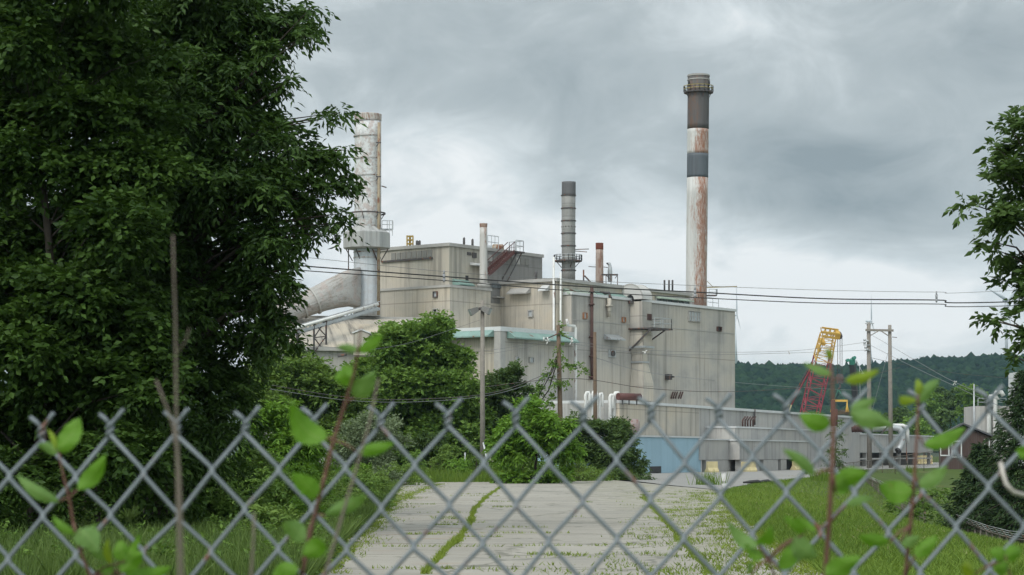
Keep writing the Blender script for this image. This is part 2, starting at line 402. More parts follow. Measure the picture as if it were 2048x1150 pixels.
sheet('asphalt_yard', [G(1238, 958), V(6.5, 150, 0), V(4, 170, 0), V(2, 190, 0), V(0, 215, 0), V(-1, 240, 0), V(-2, 270, 0), V(-6, 400, 0)],
      [G(1262, 962), G(1345, 972), G(1440, 981), G(1500, 968), G(1620, 955), G(1680, 945), V(36, 222, 0), V(120, 400, 0)], .016, ASPH, 70)

# far wooded ridge
def ridge(x): return np.interp(x, [1000, 1470, 1560, 1700, 1760, 1850, 1930, 2048, 2400], [735, 731, 733, 741, 738, 728, 724, 716, 712])
hx = np.linspace(-500, 1400, 120); hy = np.linspace(900, 2600, 60)
X, Y = np.meshgrid(hx, hy)
def hz(X, Y):
    top = CH + (HY - ridge(1024 + X / np.maximum(Y, 1600) * F) - 11) / F * 1900
    t = sstep((Y - 950) / 950)
    return -3 + top * t * (1 + .06 * np.sin(X * .013) * np.sin(Y * .009)) - sstep((Y - 2000) / 600) * 25
vv = np.stack([X, Y, hz(X, Y)], -1).reshape(-1, 3); nx = len(hx)
i, j = np.meshgrid(np.arange(nx - 1), np.arange(len(hy) - 1)); a = (j * nx + i).ravel()
FARLEAF = leafm('far forest', (.006, .020, .014), (.024, .052, .024), 0, .9, .05)
tag(npmesh('hills', vv, np.stack([a, a + 1, a + nx + 1, a + nx], 1), plain('forest floor', (.03, .05, .025), .9), smooth=True), None, kind='structure')
import bmesh
bm = bmesh.new(); bmesh.ops.create_icosphere(bm, subdivisions=1, radius=1)
IV = np.array([tuple(v.co) for v in bm.verts]); IF = np.array([[v.index for v in f.verts] for f in bm.faces]); bm.free()
def crowns(n, xr, yr, zf, size, name, mat, spire=.025):
    py = RG.uniform(*yr, n); px = RG.uniform(*xr, n) * py; pz = zf(px, py)
    s = RG.uniform(*size, n); tall = RG.uniform(.75, 1.1, n)
    sp = RG.random(n) < spire; tall[sp] *= 1.3; wd = np.where(sp, .55, 1.0)
    j = RG.normal(1, .22, (n, len(IV), 1))
    v = IV[None] * j * np.stack([s * wd, s * wd, s * tall], 1)[:, None]
    taper = np.where(sp[:, None], np.clip(1.1 - .75 * (IV[None, :, 2] + .2), .08, 1.4), 1)
    v[..., :2] *= taper[..., None]
    v += np.stack([px, py, pz + s * tall * .7], 1)[:, None]
    f = IF[None] + (np.arange(n) * len(IV))[:, None, None]
    t = np.repeat(np.clip(RG.normal(.40, .24, n) + .22 * np.sin(px * .021 + py * .013) * np.sin(py * .017 - px * .009), 0, 1), len(IF)) + RG.normal(0, .12, n * len(IF))
    return npmesh(name, v.reshape(-1, 3), f.reshape(-1, 3), mat, np.clip(t, 0, 1))
tag(crowns(15000, (.075, .29), (1100, 2050), hz, (2.6, 5.6), 'forest', FARLEAF), 'dense dark green forest covering the far hillside', 'forest', kind='stuff')

# ------------------------------------------------------------------ foliage
def leaf_geo(pos, dr, ln, wd, tint, curl=.25):
    """one folded leaf (two triangles) per point"""
    n = len(pos); dr = dr / np.linalg.norm(dr, axis=1, keepdims=True)
    rv = RG.normal(size=(n, 3)); rv[:, 2] += 1.4
    sd = np.cross(dr, rv); sd /= np.linalg.norm(sd, axis=1, keepdims=True) + 1e-9
    up = np.cross(sd, dr)
    ln = ln[:, None]; w2 = ln * wd * .5
    mid = pos + dr * ln * .45
    v = np.stack([pos, mid + sd * w2 + up * w2 * curl, pos + dr * ln - up * ln * .12, mid - sd * w2 + up * w2 * curl], 1)
    k = np.arange(n)[:, None] * 4
    f = np.concatenate([k + [0, 1, 2], k + [0, 2, 3]], 1).reshape(-1, 3)
    return v.reshape(-1, 3), f, np.repeat(np.clip(tint, 0, 1), 2)
def unit(n):
    q = RG.normal(size=(n, 3)); return q / np.linalg.norm(q, axis=1, keepdims=True)
def foliage(name, mat, parent, cen, rad, nspray, nleaf, llen, wd=.42, droop=.35, splen=.5, squash=.8, shell=.45, tint=(.5, .22), bias=None):
    """leafy sprays through a set of clumps: cen (k,3), rad (k); nspray sprays per square metre of clump section"""
    O, Dd, Tn = [], [], []
    for c, r in zip(cen, rad):
        r = max(.4 * r, r - .45 * splen)
        n = max(6, int(nspray * math.pi * r * r)); ns = max(3, min(26, n // 14))
        us = unit(ns); us[:, 2] = us[:, 2] * .9 + .12
        sc = c + us * (RG.uniform(.35, .95, ns) * r)[:, None] * [1, 1, squash]            # boughs inside the clump
        st = RG.normal(tint[0], tint[1] * .8, ns); kk = RG.integers(0, ns, n); sr = RG.uniform(.22, .42, ns) * r
        u = unit(n); u[:, 2] = np.where(RG.random(n) < .7, np.abs(u[:, 2]), u[:, 2])       # leaves sit on the upper side of each bough
        q = (shell + (1 - shell) * RG.random(n)) ** .8
        o = sc[kk] + u * (q * sr[kk])[:, None] * [1.15, 1.15, .6]
        O.append(o); Dd.append(u * .6 + us[kk] * .6 + RG.normal(0, .35, (n, 3)) + [0, 0, .05]); Tn.append(st[kk] + .16 * u[:, 2])  # leaves atop each bough tinted lighter: top light put into the colour
    O = np.concatenate(O); Dd = np.concatenate(Dd); Tn = np.concatenate(Tn)
    Dd /= np.linalg.norm(Dd, axis=1, keepdims=True); Dd[:, 2] -= droop * .4
    n = len(O); t = np.tile(np.linspace(.1, 1, nleaf), (n, 1)) * RG.uniform(.6, 1.2, (n, 1))
    L = splen
    pos = O[:, None] + Dd[:, None] * (t * L)[..., None] + np.array([0, 0, -1]) * (droop * L * t * t)[..., None] + RG.normal(0, L * .05, (n, nleaf, 3))
    sid = np.cross(Dd, [0, 0, 1.0]); sid /= np.linalg.norm(sid, axis=1, keepdims=True) + 1e-9
    sg = np.where(np.arange(nleaf) % 2 == 0, 1, -1)[None, :, None]
    ld = Dd[:, None] * .65 + sid[:, None] * sg * .75 + RG.normal(0, .28, (n, nleaf, 3)) + np.array([0, 0, -droop])
    tn = Tn[:, None] + RG.normal(0, tint[1] * .8, (n, nleaf))
    ll = RG.uniform(*llen, n * nleaf)
    v, f, tt = leaf_geo(pos.reshape(-1, 3), ld.reshape(-1, 3), ll, wd, tn.ravel())
    return npmesh(name, v, f, mat, tt, parent)
def inv_d(n, d0, d1, p=1.6):                            # denser close by
    u = RG.random(n); a = 1 - p
    return (d0 ** a + u * (d1 ** a - d0 ** a)) ** (1 / a)
def tree(name, label, cat, D, base_x, blobs, mat, nspray, nleaf, llen, depth=1.0, wd=.42, droop=.35, splen=.5, trunk=.18, bark=BARK,
         shell=.45, group=None, limbs=True, z0=None, tint=(.5, .22), squash=.8, fill=0, stem='trunk', crown='crown', skirt=0):
    """a tree from clumps measured on the photograph; each clump gets its own place in depth inside a round crown"""
    bx = np.array([b_[0] for b_ in blobs], float); rr = np.array([b_[2] for b_ in blobs], float)
    hw = max(60., (bx.max() - bx.min()) / 2); mx = (bx.max() + bx.min()) / 2
    X0 = (base_x - 1024) / F * D
    base = V(X0, D, float(zt(X0, D)) if z0 is None else z0)
    root = T(name, label, cat, base, group)
    if skirt:
        gy = HY + (CH - base.z) * F / D; mr = float(np.mean(rr))
        blobs = list(blobs) + [(mx + hw * q_ * .92, gy - mr * rnd.uniform(.15, .7), mr * rnd.uniform(.45, .75)) for q_ in np.linspace(-1, 1, skirt)]
    cen, rad = [], []
    for (x, y, r) in blobs:
        room = math.sqrt(max(.08, 1 - ((x - mx) / hw) ** 2)) * hw * D / F * depth
        for k in range(1 + fill):
            dy = rnd.uniform(-1, 1) * room if k else rnd.uniform(-.9, .5) * room
            s = (D + dy) / D
            p = P(x, y, D); p = V(p.x * s, D + dy, CH + (p.z - CH) * s)
            rw = r * D / F
            if p.z - rw * .6 < base.z: p.z = base.z + rw * .6
            cen.append(np.array(p)); rad.append(rw)
    foliage(crown, mat, root, cen, rad, nspray, nleaf, llen, wd, droop, splen, squash, shell, tint)
    mb = MB()
    topz = max(c[2] for c in cen); mcx = float(np.mean([c[0] for c in cen])); h = topz - base.z
    tp = [base - V(0, 0, .3)] + [base.lerp(V(base.x * .5 + mcx * .5, D, topz), t) + V(rnd.uniform(-.03, .03) * h, rnd.uniform(-.03, .03) * h, 0) for t in (.2, .4, .6, .8)]
    mb.tube(tp, [trunk * 1.25, trunk, trunk * .8, trunk * .55, trunk * .2], 8)
    if limbs:
        for c, r in list(zip(cen, rad))[:70]:
            c = Vector(c); tz = max(base.z + .08 * h, min(c.z - .1 * h, base.z + h * .72)); q = (tz - base.z) / h
            k = min(3.99, q / .2 ); a = tp[int(k)].lerp(tp[min(int(k) + 1, 4)], k - int(k))
            md = a.lerp(c, .55) + V(0, 0, (c - a).length * .10) + V(*RG.normal(0, .04, 3)) * (c - a).length
            r0 = trunk * max(.14, .42 * (1 - q))
            mb.tube([a, md, c], [r0, r0 * .6, r0 * .15], 5, cap=False)
    mb.build(stem, bark, root)
    return root
L_DARK = leafm('shaded cherry leaf', (.016, .040, .008), (.058, .114, .020), .22, .55, .22)  # deep shade of the left trees put into the colour, lighter end for highlights
L_DARK2 = leafm('shaded maple leaf', (.016, .040, .007), (.056, .110, .017), .22, .6, .18)  # maple and undergrowth: shade and highlights put into the leaf colour too
L_OAK = leafm('oak leaf', (.034, .072, .016), (.090, .150, .038), .25, .55, .22)
L_MID = leafm('poplar leaf', (.066, .138, .025), (.175, .28, .058), .3)
L_OLIVE = leafm('olive green leaf', (.078, .145, .030), (.175, .265, .058), .3)
L_BRIGHT = leafm('bright sumac leaf', (.075, .17, .018), (.17, .30, .040), .3)
L_SILVER = leafm('silvery leaf', (.10, .14, .07), (.23, .29, .17), .25)
L_BUSH = leafm('dark bush leaf', (.040, .080, .022), (.105, .165, .048), .25)
L_SPRUCE = leafm('spruce needles', (.018, .042, .016), (.052, .090, .030), .05, .7, .2)
L_GRASS = leafm('grass blades', (.066, .128, .016), (.18, .265, .042), .3, .6, .2)
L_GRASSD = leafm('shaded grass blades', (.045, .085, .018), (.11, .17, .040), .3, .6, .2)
L_WEED = leafm('yellow green weeds', (.10, .155, .018), (.22, .285, .05), .3, .7, .15)

GL = 'broadleaf trees overhanging the left side'
tree('cherry_tree', 'big dark cherry tree whose drooping branches reach the white stack', 'tree', 46, 300, [
    (430, 10, 110), (520, 40, 85), (585, 40, 55), (622, 15, 24), (612, 72, 30), (560, 110, 55), (440, 130, 110), (500, 165, 70), (580, 160, 22), (330, 60, 100),
    (400, 230, 110), (480, 260, 85), (550, 275, 62), (612, 285, 36), (648, 238, 26), (680, 225, 14), (600, 340, 70), (655, 325, 42), (690, 300, 18), (688, 350, 26), (706, 385, 14),
    (640, 390, 52), (672, 428, 26), (600, 430, 52), (690, 445, 11), (540, 380, 85), (450, 360, 110), (555, 480, 62), (605, 488, 34), (642, 468, 18), (500, 480, 85),
    (588, 535, 22), (535, 560, 66), (566, 606, 34), (480, 580, 85), (515, 650, 62), (572, 655, 22), (556, 690, 30), (592, 690, 11), (470, 690, 76), (520, 725, 28), (440, 780, 76),
    (486, 780, 26), (425, 860, 72), (470, 850, 22), (410, 930, 68), (375, 975, 60), (350, 890, 95), (340, 760, 110), (380, 620, 100), (350, 500, 110), (330, 350, 115), (350, 200, 110)],
    L_DARK, 85, 8, (.13, .24), depth=.75, wd=.36, droop=.5, splen=.42, trunk=.26, group=GL, fill=1)
bl = [(x + rnd.uniform(-30, 30), y + rnd.uniform(-25, 25), rnd.uniform(85, 120)) for x in (-70, 40, 150, 255) for y in range(-20, 1000, 118)]
bl += [(250, 365, 60), (150, 590, 60), (90, 780, 70), (300, 390, 40), (240, 610, 45), (60, 640, 60), (310, 250, 50), (350, 95, 40)]
tree('maple_tree', 'dark spreading maple tree filling the left edge', 'tree', 43, 60, bl, L_DARK2, 150, 7, (.12, .21), depth=.7, wd=.6, droop=.25, squash=.6, splen=.5, trunk=.13, group=GL)
bl = [(x + rnd.uniform(-40, 40), y + rnd.uniform(-30, 30), rnd.uniform(95, 130)) for x in (-40, 90, 220, 340) for y in range(-20, 1000, 110)]
tree('shade_tree', 'shadowy tree deep behind the cherry and the maple', 'tree', 56, 180, bl, L_DARK2, 60, 7, (.15, .26), depth=.8, wd=.55, trunk=.3, group=GL)
for k, (x, y, r, D_) in enumerate([(60, 1000, 80, 41.5), (200, 1000, 75, 42), (330, 1000, 70, 43.5), (430, 1000, 55, 47), (-60, 1000, 90, 41)]):
    tree('shade_bush', ['dark undergrowth bush below the maple, nearest the left edge', 'dark undergrowth bush between the maple and the cherry trunk', 'dark undergrowth bush under the middle of the cherry', 'dark undergrowth bush at the right foot of the cherry', 'dark undergrowth bush just beyond the left edge'][k], 'bush', D_, x,
         [(x + rnd.uniform(-60, 60), y + rnd.uniform(-70, 40), r * rnd.uniform(.6, .9)) for q in range(8)], L_DARK2, 55, 7, (.09, .19), depth=.8, wd=.5, droop=.3, splen=.45, trunk=.05, skirt=7, group='dark undergrowth at the left')
tree('oak_tree', 'leafy oak with lobed twigs reaching in from the right edge', 'tree', 42, 2150, [
    (2045, 215, 22), (2040, 255, 28), (2015, 245, 14), (2040, 300, 42), (1992, 295, 20), (1972, 318, 13), (2010, 345, 38), (2050, 370, 60), (1985, 362, 26), (2000, 410, 28), (1932, 405, 9), (1958, 412, 15), (1985, 440, 24),
    (2030, 455, 52), (1965, 480, 10), (1985, 496, 14), (2010, 505, 24), (2040, 540, 40), (2008, 562, 14), (2050, 600, 38), (2022, 640, 18), (1978, 640, 9), (1998, 640, 13), (2045, 680, 30), (2030, 712, 11),
    (2095, 260, 55), (2110, 360, 75), (2110, 470, 80), (2110, 570, 70), (2110, 660, 60), (2110, 730, 40), (2190, 400, 110), (2190, 560, 110), (2190, 700, 80)],
    L_OAK, 190, 7, (.13, .25), depth=.7, wd=.4, droop=.25, splen=.3, trunk=.2)

tree('poplar_tree', 'tall green poplar standing before the annex and the tan block', 'tree', 150, 830, [
    (800, 690, 45), (868, 668, 38), (760, 690, 26), (840, 715, 65), (908, 722, 38), (742, 745, 38), (800, 775, 75), (890, 800, 70), (938, 788, 26), (955, 835, 30), (725, 800, 50), (780, 860, 70), (860, 880, 62),
    (925, 880, 52), (792, 656, 13), (858, 642, 12), (880, 640, 10), (704, 738, 16), (826, 668, 22), (770, 665, 10), (800, 900, 50), (730, 880, 50), (940, 740, 14)],
    L_MID, 42, 7, (.22, .44), depth=.8, wd=.62, droop=.1, splen=.7, trunk=.24, fill=2, skirt=10)
tree('aspen_tree', 'loose pale green tree between the dark cherry and the sloping roof', 'tree', 140, 600, [
    (540, 760, 48), (600, 755, 48), (650, 782, 48), (520, 722, 30), (572, 712, 20), (678, 762, 24), (620, 820, 52), (700, 830, 46), (640, 728, 14), (560, 830, 52), (500, 790, 40), (660, 870, 46), (590, 700, 9), (610, 735, 16)],
    L_OLIVE, 42, 7, (.2, .42), depth=.9, wd=.5, droop=.15, splen=.8, trunk=.14, fill=2, skirt=10)
tree('sumac_tree', 'bright green sumac clump on the verge beside the road bend', 'tree', 85, 600, [
    (560, 825, 34), (582, 808, 18), (520, 860, 46), (600, 890, 60), (540, 925, 56), (620, 950, 56), (560, 985, 50), (500, 950, 50), (650, 1000, 40), (600, 1010, 30)],
    L_BRIGHT, 70, 8, (.14, .29), depth=.8, wd=.34, droop=.3, splen=.5, trunk=.08, fill=2, skirt=10)
tree('silverberry_bush', 'silvery green bush under the poplar, left of the road', 'bush', 112, 735, [
    (722, 850, 30), (762, 862, 30), (700, 885, 38), (748, 905, 38), (785, 850, 20), (680, 920, 36), (760, 925, 28), (735, 838, 16), (800, 890, 24)],
    L_SILVER, 60, 8, (.12, .24), depth=.8, wd=.34, droop=.1, splen=.5, trunk=.06, fill=2, skirt=8)
tree('willow_bush', 'rounded grey green bush overhanging the left road edge', 'bush', 78, 710, [
    (690, 965, 36), (728, 985, 40), (752, 970, 26), (700, 1010, 32), (755, 1005, 22), (665, 990, 36), (770, 950, 14)],
    L_OLIVE, 85, 8, (.09, .19), depth=.8, wd=.28, droop=.2, splen=.42, trunk=.05, fill=2, skirt=7)
tree('young_birch', 'small dark green tree right of the light pole', 'tree', 158, 1010, [
    (1002, 768, 34), (1028, 750, 20), (1026, 734, 10), (980, 800, 40), (1048, 782, 20), (960, 850, 44), (1010, 845, 50), (1058, 800, 12), (1040, 820, 30), (930, 870, 30)],
    L_BUSH, 46, 7, (.2, .38), depth=.9, wd=.45, droop=.1, splen=.6, trunk=.1, fill=2, skirt=8)
tree('staghorn_sumac', 'lush bright sumac bush in front of the vine covered pole', 'bush', 124, 1075, [
    (1060, 828, 28), (1045, 810, 15), (1090, 842, 30), (1030, 858, 36), (1122, 862, 24), (1140, 848, 10), (1080, 880, 48), (1022, 900, 42), (1125, 900, 34), (1065, 800, 9), (1000, 880, 24)],
    L_BRIGHT, 40, 9, (.24, .46), depth=.8, wd=.36, droop=.35, splen=.55, trunk=.08, fill=2, skirt=9)
tree('honeysuckle_bush', 'wide dark bush covering the corner of the blue shed', 'bush', 142, 1215, [
    (1190, 862, 30), (1230, 862, 30), (1170, 900, 42), (1240, 902, 42), (1268, 930, 24), (1210, 925, 44), (1160, 868, 30), (1256, 880, 18), (1150, 836, 11), (1250, 850, 10), (1282, 940, 13), (1140, 905, 30)],
    L_BUSH, 52, 8, (.18, .36), depth=.8, wd=.36, droop=.2, splen=.6, trunk=.08, fill=2, skirt=10)
tree('barberry_bush', 'small yellowish bush at the foot of the light pole', 'bush', 136, 950, [
    (950, 915, 20), (930, 935, 18), (975, 930, 18), (945, 945, 18), (985, 910, 10), (940, 890, 9)], L_OLIVE, 34, 8, (.10, .22), depth=.9, wd=.3, splen=.6, trunk=.04, fill=2, skirt=6)
tree('bramble_bush', 'low sprawling bush between the sumac and the shed bush', 'bush', 134, 1160, [
    (1120, 930, 20), (1150, 925, 20), (1175, 940, 16), (1205, 948, 12), (1100, 940, 14)], L_OLIVE, 30, 8, (.12, .24), depth=1, wd=.34, splen=.5, trunk=.04, fill=2, skirt=7)
for k, (x, y, r, D_, lm) in enumerate([(830, 925, 20, 132, L_MID), (885, 915, 24, 137, L_OLIVE), (915, 935, 15, 134, L_BRIGHT), (1010, 930, 18, 136, L_BRIGHT), (1045, 925, 20, 133, L_OLIVE), (1085, 935, 16, 130, L_MID), (860, 890, 26, 146, L_BUSH), (1235, 950, 14, 139, L_BUSH), (800, 945, 18, 118, L_OLIVE)]):
    tree('roadside_bush', ['green roadside bush just right of the silvery bush', 'olive roadside bush between the silvery bush and the light pole', 'small bright bush just left of the light pole', 'small bright bush just right of the light pole', 'olive bush below the bright sumac clump', 'low green bush at the road edge under the sumac', 'dark bush under the poplar crown', 'low dark bush before the blue shed opening', 'low olive bush where the road bends left'][k], 'bush', D_, x,
         [(x + rnd.uniform(-1, 1) * r, y + rnd.uniform(-.7, .8) * r, r * rnd.uniform(.45, .75)) for q in range(8)], lm, 55, 8, (.13, .27), depth=1, wd=.4, splen=.5, trunk=.04, fill=2, skirt=6, group='bushes along the far road edge')
for k, (D_, off, h_, lm) in enumerate([(41, 1.5, .9, L_OLIVE), (46, 2.6, 1.2, L_MID), (50, 1.2, .8, L_BRIGHT), (54, 2.6, 1.5, L_MID), (58, 1.0, .9, L_OLIVE), (63, 2.0, 1.5, L_BRIGHT), (69, 1.1, 1.1, L_MID), (66, 3.8, 1.9, L_BRIGHT), (60, 4.6, 1.8, L_OLIVE), (74, 1.4, 1.2, L_OLIVE), (52, 4.4, 1.4, L_MID), (90, 1.6, 1.4, L_BRIGHT)]):
    X_ = float(np.interp(D_, [31, 41, 56, 80, 122], [-2.76, -3.2, -3.5, -4.4, -6.5])) - off; px_ = 1024 + X_ * F / D_; gy_ = HY + CH * F / D_; hp = h_ * F / D_
    tree('verge_shrub', ['lowest olive shrub on the left verge, nearest us', 'green shrub second from the front on the left verge', 'small bright shrub touching the left road edge', 'taller green shrub behind the small bright road edge one', 'olive shrub hanging over the road edge under the slanting twig', 'bright shrub below the grey green willow bush', 'green shrub right at the foot of the willow bush', 'tall bright shrub joining the sumac clump', 'tall olive shrub beside the dark cherry undergrowth', 'olive shrub at the road edge beyond the willow bush', 'green shrub deep in the shade left of the verge', 'bright shrub where the left road edge starts to bend'][k], 'shrub', D_, px_,
         [(px_ + rnd.uniform(-.55, .55) * hp, gy_ - hp * rnd.uniform(.25, .85), hp * rnd.uniform(.22, .40)) for q in range(9)], lm, 60, 8, (.08, .19), depth=1, wd=.4, splen=.3, trunk=.03, fill=2, skirt=6, group='shrubs along the left road edge')
wn = 520; wy = inv_d(wn, 29, 78, 1.4); wx = np.interp(wy, [31, 41, 56, 80], [-2.9, -3.4, -3.7, -4.6]) - RG.random(wn) ** 1.4 * 9
wr = RG.uniform(.12, .34, wn)
tag(foliage('verge_weeds', leafm('broad weed leaf', (.05, .105, .018), (.13, .22, .04), .28), None, np.stack([wx, wy, wr * .8], 1), wr, 60, 6, (.05, .13), .5, .15, .22, 1.2, .3), 'leafy weeds growing through the long grass left of the road', 'weeds', kind='stuff')
tree('yard_willow', 'slim young tree growing in the yard by the low grey wall', 'tree', 176, 1671, [
    (1672, 882, 12), (1666, 905, 17), (1682, 870, 7), (1674, 928, 15), (1690, 905, 8), (1664, 868, 7), (1680, 845, 5), (1655, 925, 10)], L_BUSH, 26, 7, (.14, .28), depth=1, wd=.3, splen=.45, trunk=.06, fill=2, skirt=4)
tree('ditch_bush', 'bright leafy bush in the ditch left of the spruce', 'bush', 92, 1830, [
    (1800, 1000, 28), (1830, 985, 30), (1850, 1020, 30), (1815, 1035, 26), (1870, 990, 28), (1880, 1040, 24), (1780, 1020, 16)], L_MID, 30, 8, (.12, .24), depth=.8, wd=.4, splen=.5, trunk=.05, fill=2, skirt=7, z0=-2.6)
# spruce: whorled drooping boughs on a straight trunk
def spruce(label, x, D, y_top, halfw, z0, n=62):
    b0 = V((x - 1024) / F * D, D, z0); root = T('spruce_tree', label, 'tree', b0)
    h = CH + (HY - y_top) / F * D - z0; rw = halfw * D / F
    mb = MB(); mb.tube([b0 - V(0, 0, .3), b0 + V(0, 0, h)], [.16, .02], 8)
    pos, dr, ln, tn = [], [], [], []
    for k in range(n * 7):
        q = (k / (n * 7)) ** 1.15; a = k * 2.399 + rnd.uniform(-.4, .4); z = .05 + .93 * q
        L = rw * (1 - q * .93) * rnd.uniform(.72, 1.1)
        dd = V(math.cos(a), math.sin(a), 0); o = b0 + V(0, 0, h * z)
        tip = o + dd * L + V(0, 0, -L * .28 + L * .12 * q)
        if k % 3 == 0: mb.tube([o, o.lerp(tip, .5) + V(0, 0, L * .05), tip], [.035, .02, .006], 4, cap=False)
        m_ = int(26 + 70 * L / rw)
        t = RG.uniform(.15, 1, m_); c = np.array(o)[None] + t[:, None] * np.array(tip - o)[None]
        sd = np.array(dd.cross(V(0, 0, 1)))
        off = (RG.uniform(-1, 1, m_) * .34 * L * (1.1 - t))[:, None] * sd
        pos.append(c + off + RG.normal(0, .05, (m_, 3)))
        dr.append(np.array(dd) * .8 + off * .9 + RG.normal(0, .35, (m_, 3)) + [0, 0, -.25])
        ln.append(RG.uniform(.14, .34, m_)); tn.append(RG.normal(.45, .28, m_) + .3 * (t - .5))
    v, f_, t_ = leaf_geo(np.concatenate(pos), np.concatenate(dr), np.concatenate(ln), .22, np.concatenate(tn))
    npmesh('crown', v, f_, L_SPRUCE, t_, root); mb.build('trunk', BARK, root)
spruce('dark drooping spruce beside the brown hut, tallest at right edge', 2052, 92, 735, 185, -2.6)
spruce('smaller dark spruce standing left of the tall spruce', 1962, 96, 885, 125, -2.6, 48)
# broadleaf trees beyond the hut
for k, (x, y, r, D_) in enumerate([(1800, 835, 30, 480), (1850, 815, 34, 520), (1900, 800, 36, 560), (1950, 805, 36, 540), (1760, 850, 24, 500), (1835, 852, 26, 430), (1885, 835, 28, 450)]):
    tree('woodland_tree', ['round green tree furthest left beyond the roofless walls', 'tree second from left beyond the brown hut', 'pale tree rising above the hut ridge', 'tree behind the white pipes of the tank house',
         'low tree just right of the two wooden poles', 'low tree nearest the elbow pipe', 'small tree close behind the hut roof'][k], 'tree', D_, x,
         [(x + rnd.uniform(-.7, .7) * r, y + rnd.uniform(-.6, .8) * r, r * rnd.uniform(.45, .7)) for q in range(9)], L_MID if k % 2 else L_BUSH, 2.4, 7, (.5, 1.0), wd=.6, splen=1.3, trunk=.3, fill=1, group='trees beyond the yard')

# grass and weeds
def blades(name, pts, hgt, wid, mat, label, cat, tint=(.5, .25), lean=.5, extra=None):
    n = len(pts); pts = np.asarray(pts, float)
    a = RG.uniform(0, 2 * math.pi, n); sd = np.stack([np.cos(a), np.sin(a) * .6, 0 * a], 1)
    h = RG.uniform(*hgt, n); 
    tip = pts + np.stack([RG.normal(0, lean, n) * h, RG.normal(0, lean, n) * h, h], 1)
    ww = (h * wid)[:, None]
    v = np.stack([pts - sd * ww, pts + sd * ww, tip], 1).reshape(-1, 3)
    f_ = np.arange(n * 3).reshape(-1, 3)
    x_, y_ = pts[:, 0], pts[:, 1]
    pt = .16 * np.sin(x_ * 1.1 + 2 * np.sin(y_ * .23)) * np.sin(y_ * .37 + x_ * .5) + .14 * np.sin(x_ * .35 - y_ * .11 + 1.0)
    o = npmesh(name, v, f_, mat, np.clip(RG.normal(*tint, n) + pt, 0, 1))
    return tag(o, label, cat, kind='stuff')
def road_r(Y): return np.interp(Y, [0, 31, 41, 48.5, 61, 99, 150], [3.2, 4.6, 5.25, 5.75, 6.5, 9.9, 20])
def road_l(Y): return np.interp(Y, [0, 31, 41, 56, 80, 122, 150], [-1.8, -2.76, -3.2, -3.5, -4.4, -6.5, -9])
Y = inv_d(150000, 26, 172); X = road_r(Y) + (RG.random(len(Y)) ** 1.3) * np.interp(Y, [26, 100, 172], [9, 16, 14])
k = X > np.interp(Y, [0, 98, 102, 122, 154, 194], [-99, -99, 10.1, 13.8, 21.9, 30.3]); X, Y = X[k], Y[k]
patch = np.sin(X * .8 + 1.3) * np.sin(Y * .31) * .18 + np.sin(X * .31 - Y * .17) * .15
blades('lawn_grass', np.stack([X, Y, zt(X, Y)], 1), (.05, .19), .09, L_GRASS, 'mown green grass on the bank right of the road', 'grass', lean=.7)
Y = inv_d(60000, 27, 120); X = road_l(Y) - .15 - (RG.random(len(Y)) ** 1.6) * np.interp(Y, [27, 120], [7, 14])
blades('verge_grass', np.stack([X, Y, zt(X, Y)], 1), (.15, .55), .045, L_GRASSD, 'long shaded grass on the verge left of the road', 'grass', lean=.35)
X = RG.uniform(-9, 12, 40000); Y = RG.uniform(122, 150, 40000) - 0 * X
k = (Y > np.interp(X, [-9, -6, 0, 6, 12], [126, 128, 129, 136, 146])) & (X < 8.2); X, Y = X[k], Y[k]
hh = .5 + .5 * np.sin(X * .9) * np.sin(Y * .7 + X)
blades('tall_weeds', np.stack([X, Y, zt(X, Y)], 1), (.25, .95), .03, L_GRASS, 'tall fresh green weeds along the far edge of the road', 'weeds', lean=.22)
L_SEED = leafm('pale seed heads', (.22, .22, .10), (.34, .32, .17), .2, .8, .1)
X = RG.uniform(6, 26, 9000); Y = inv_d(9000, 36, 170); k = (X > road_r(Y) + .6) & (X < road_r(Y) + 14); X, Y = X[k], Y[k]
blades('seed_heads', np.stack([X, Y, zt(X, Y) + .06], 1), (.025, .06), .35, L_SEED, 'pale clover and seed heads scattered over the lawn', 'seed heads', lean=.5)
# weeds rooted in the cracks of the paving
def line_px(pts, n, jit):
    pts = [G(*p) for p in pts]; t = RG.random(n) * (len(pts) - 1); i = t.astype(int); fr = t - i
    A_ = np.array([tuple(p) for p in pts]); q = A_[i] * (1 - fr)[:, None] + A_[i + 1] * fr[:, None]
    wv = .55 + .45 * np.sin(q[:, 1] * .7) * np.sin(q[:, 1] * .23 + 1)
    q[:, 0] += RG.normal(0, jit, n) * wv * (.8 + q[:, 1] / 90); return q
S = [line_px([(848, 1150), (888, 1105), (918, 1078), (940, 1048), (948, 1020), (972, 995), (1002, 974)], 9000, .045),
     line_px([(805, 1000), (820, 990), (850, 978), (880, 968)], 2600, .2),
     line_px([(1285, 990), (1310, 1020), (1345, 1060), (1385, 1105), (1425, 1150)], 5000, .075)]
S += [line_px([(650, 1150), (700, 1090), (762, 1040), (795, 1000), (800, 968)], 6000, .28), line_px([(1655, 1150), (1560, 1090), (1520, 1062), (1470, 1030), (1440, 986)], 7000, .35)]
for k in range(26):                                     # cross joints
    y0 = rnd.uniform(985, 1148); D_ = 7560 / (y0 - 906); xa = rnd.uniform(road_l(D_), 1.0); n = rnd.randint(30, 110)
    S.append(np.stack([xa + RG.random(n) * rnd.uniform(.6, 2.4), D_ + RG.normal(0, .05, n), np.zeros(n)], 1))
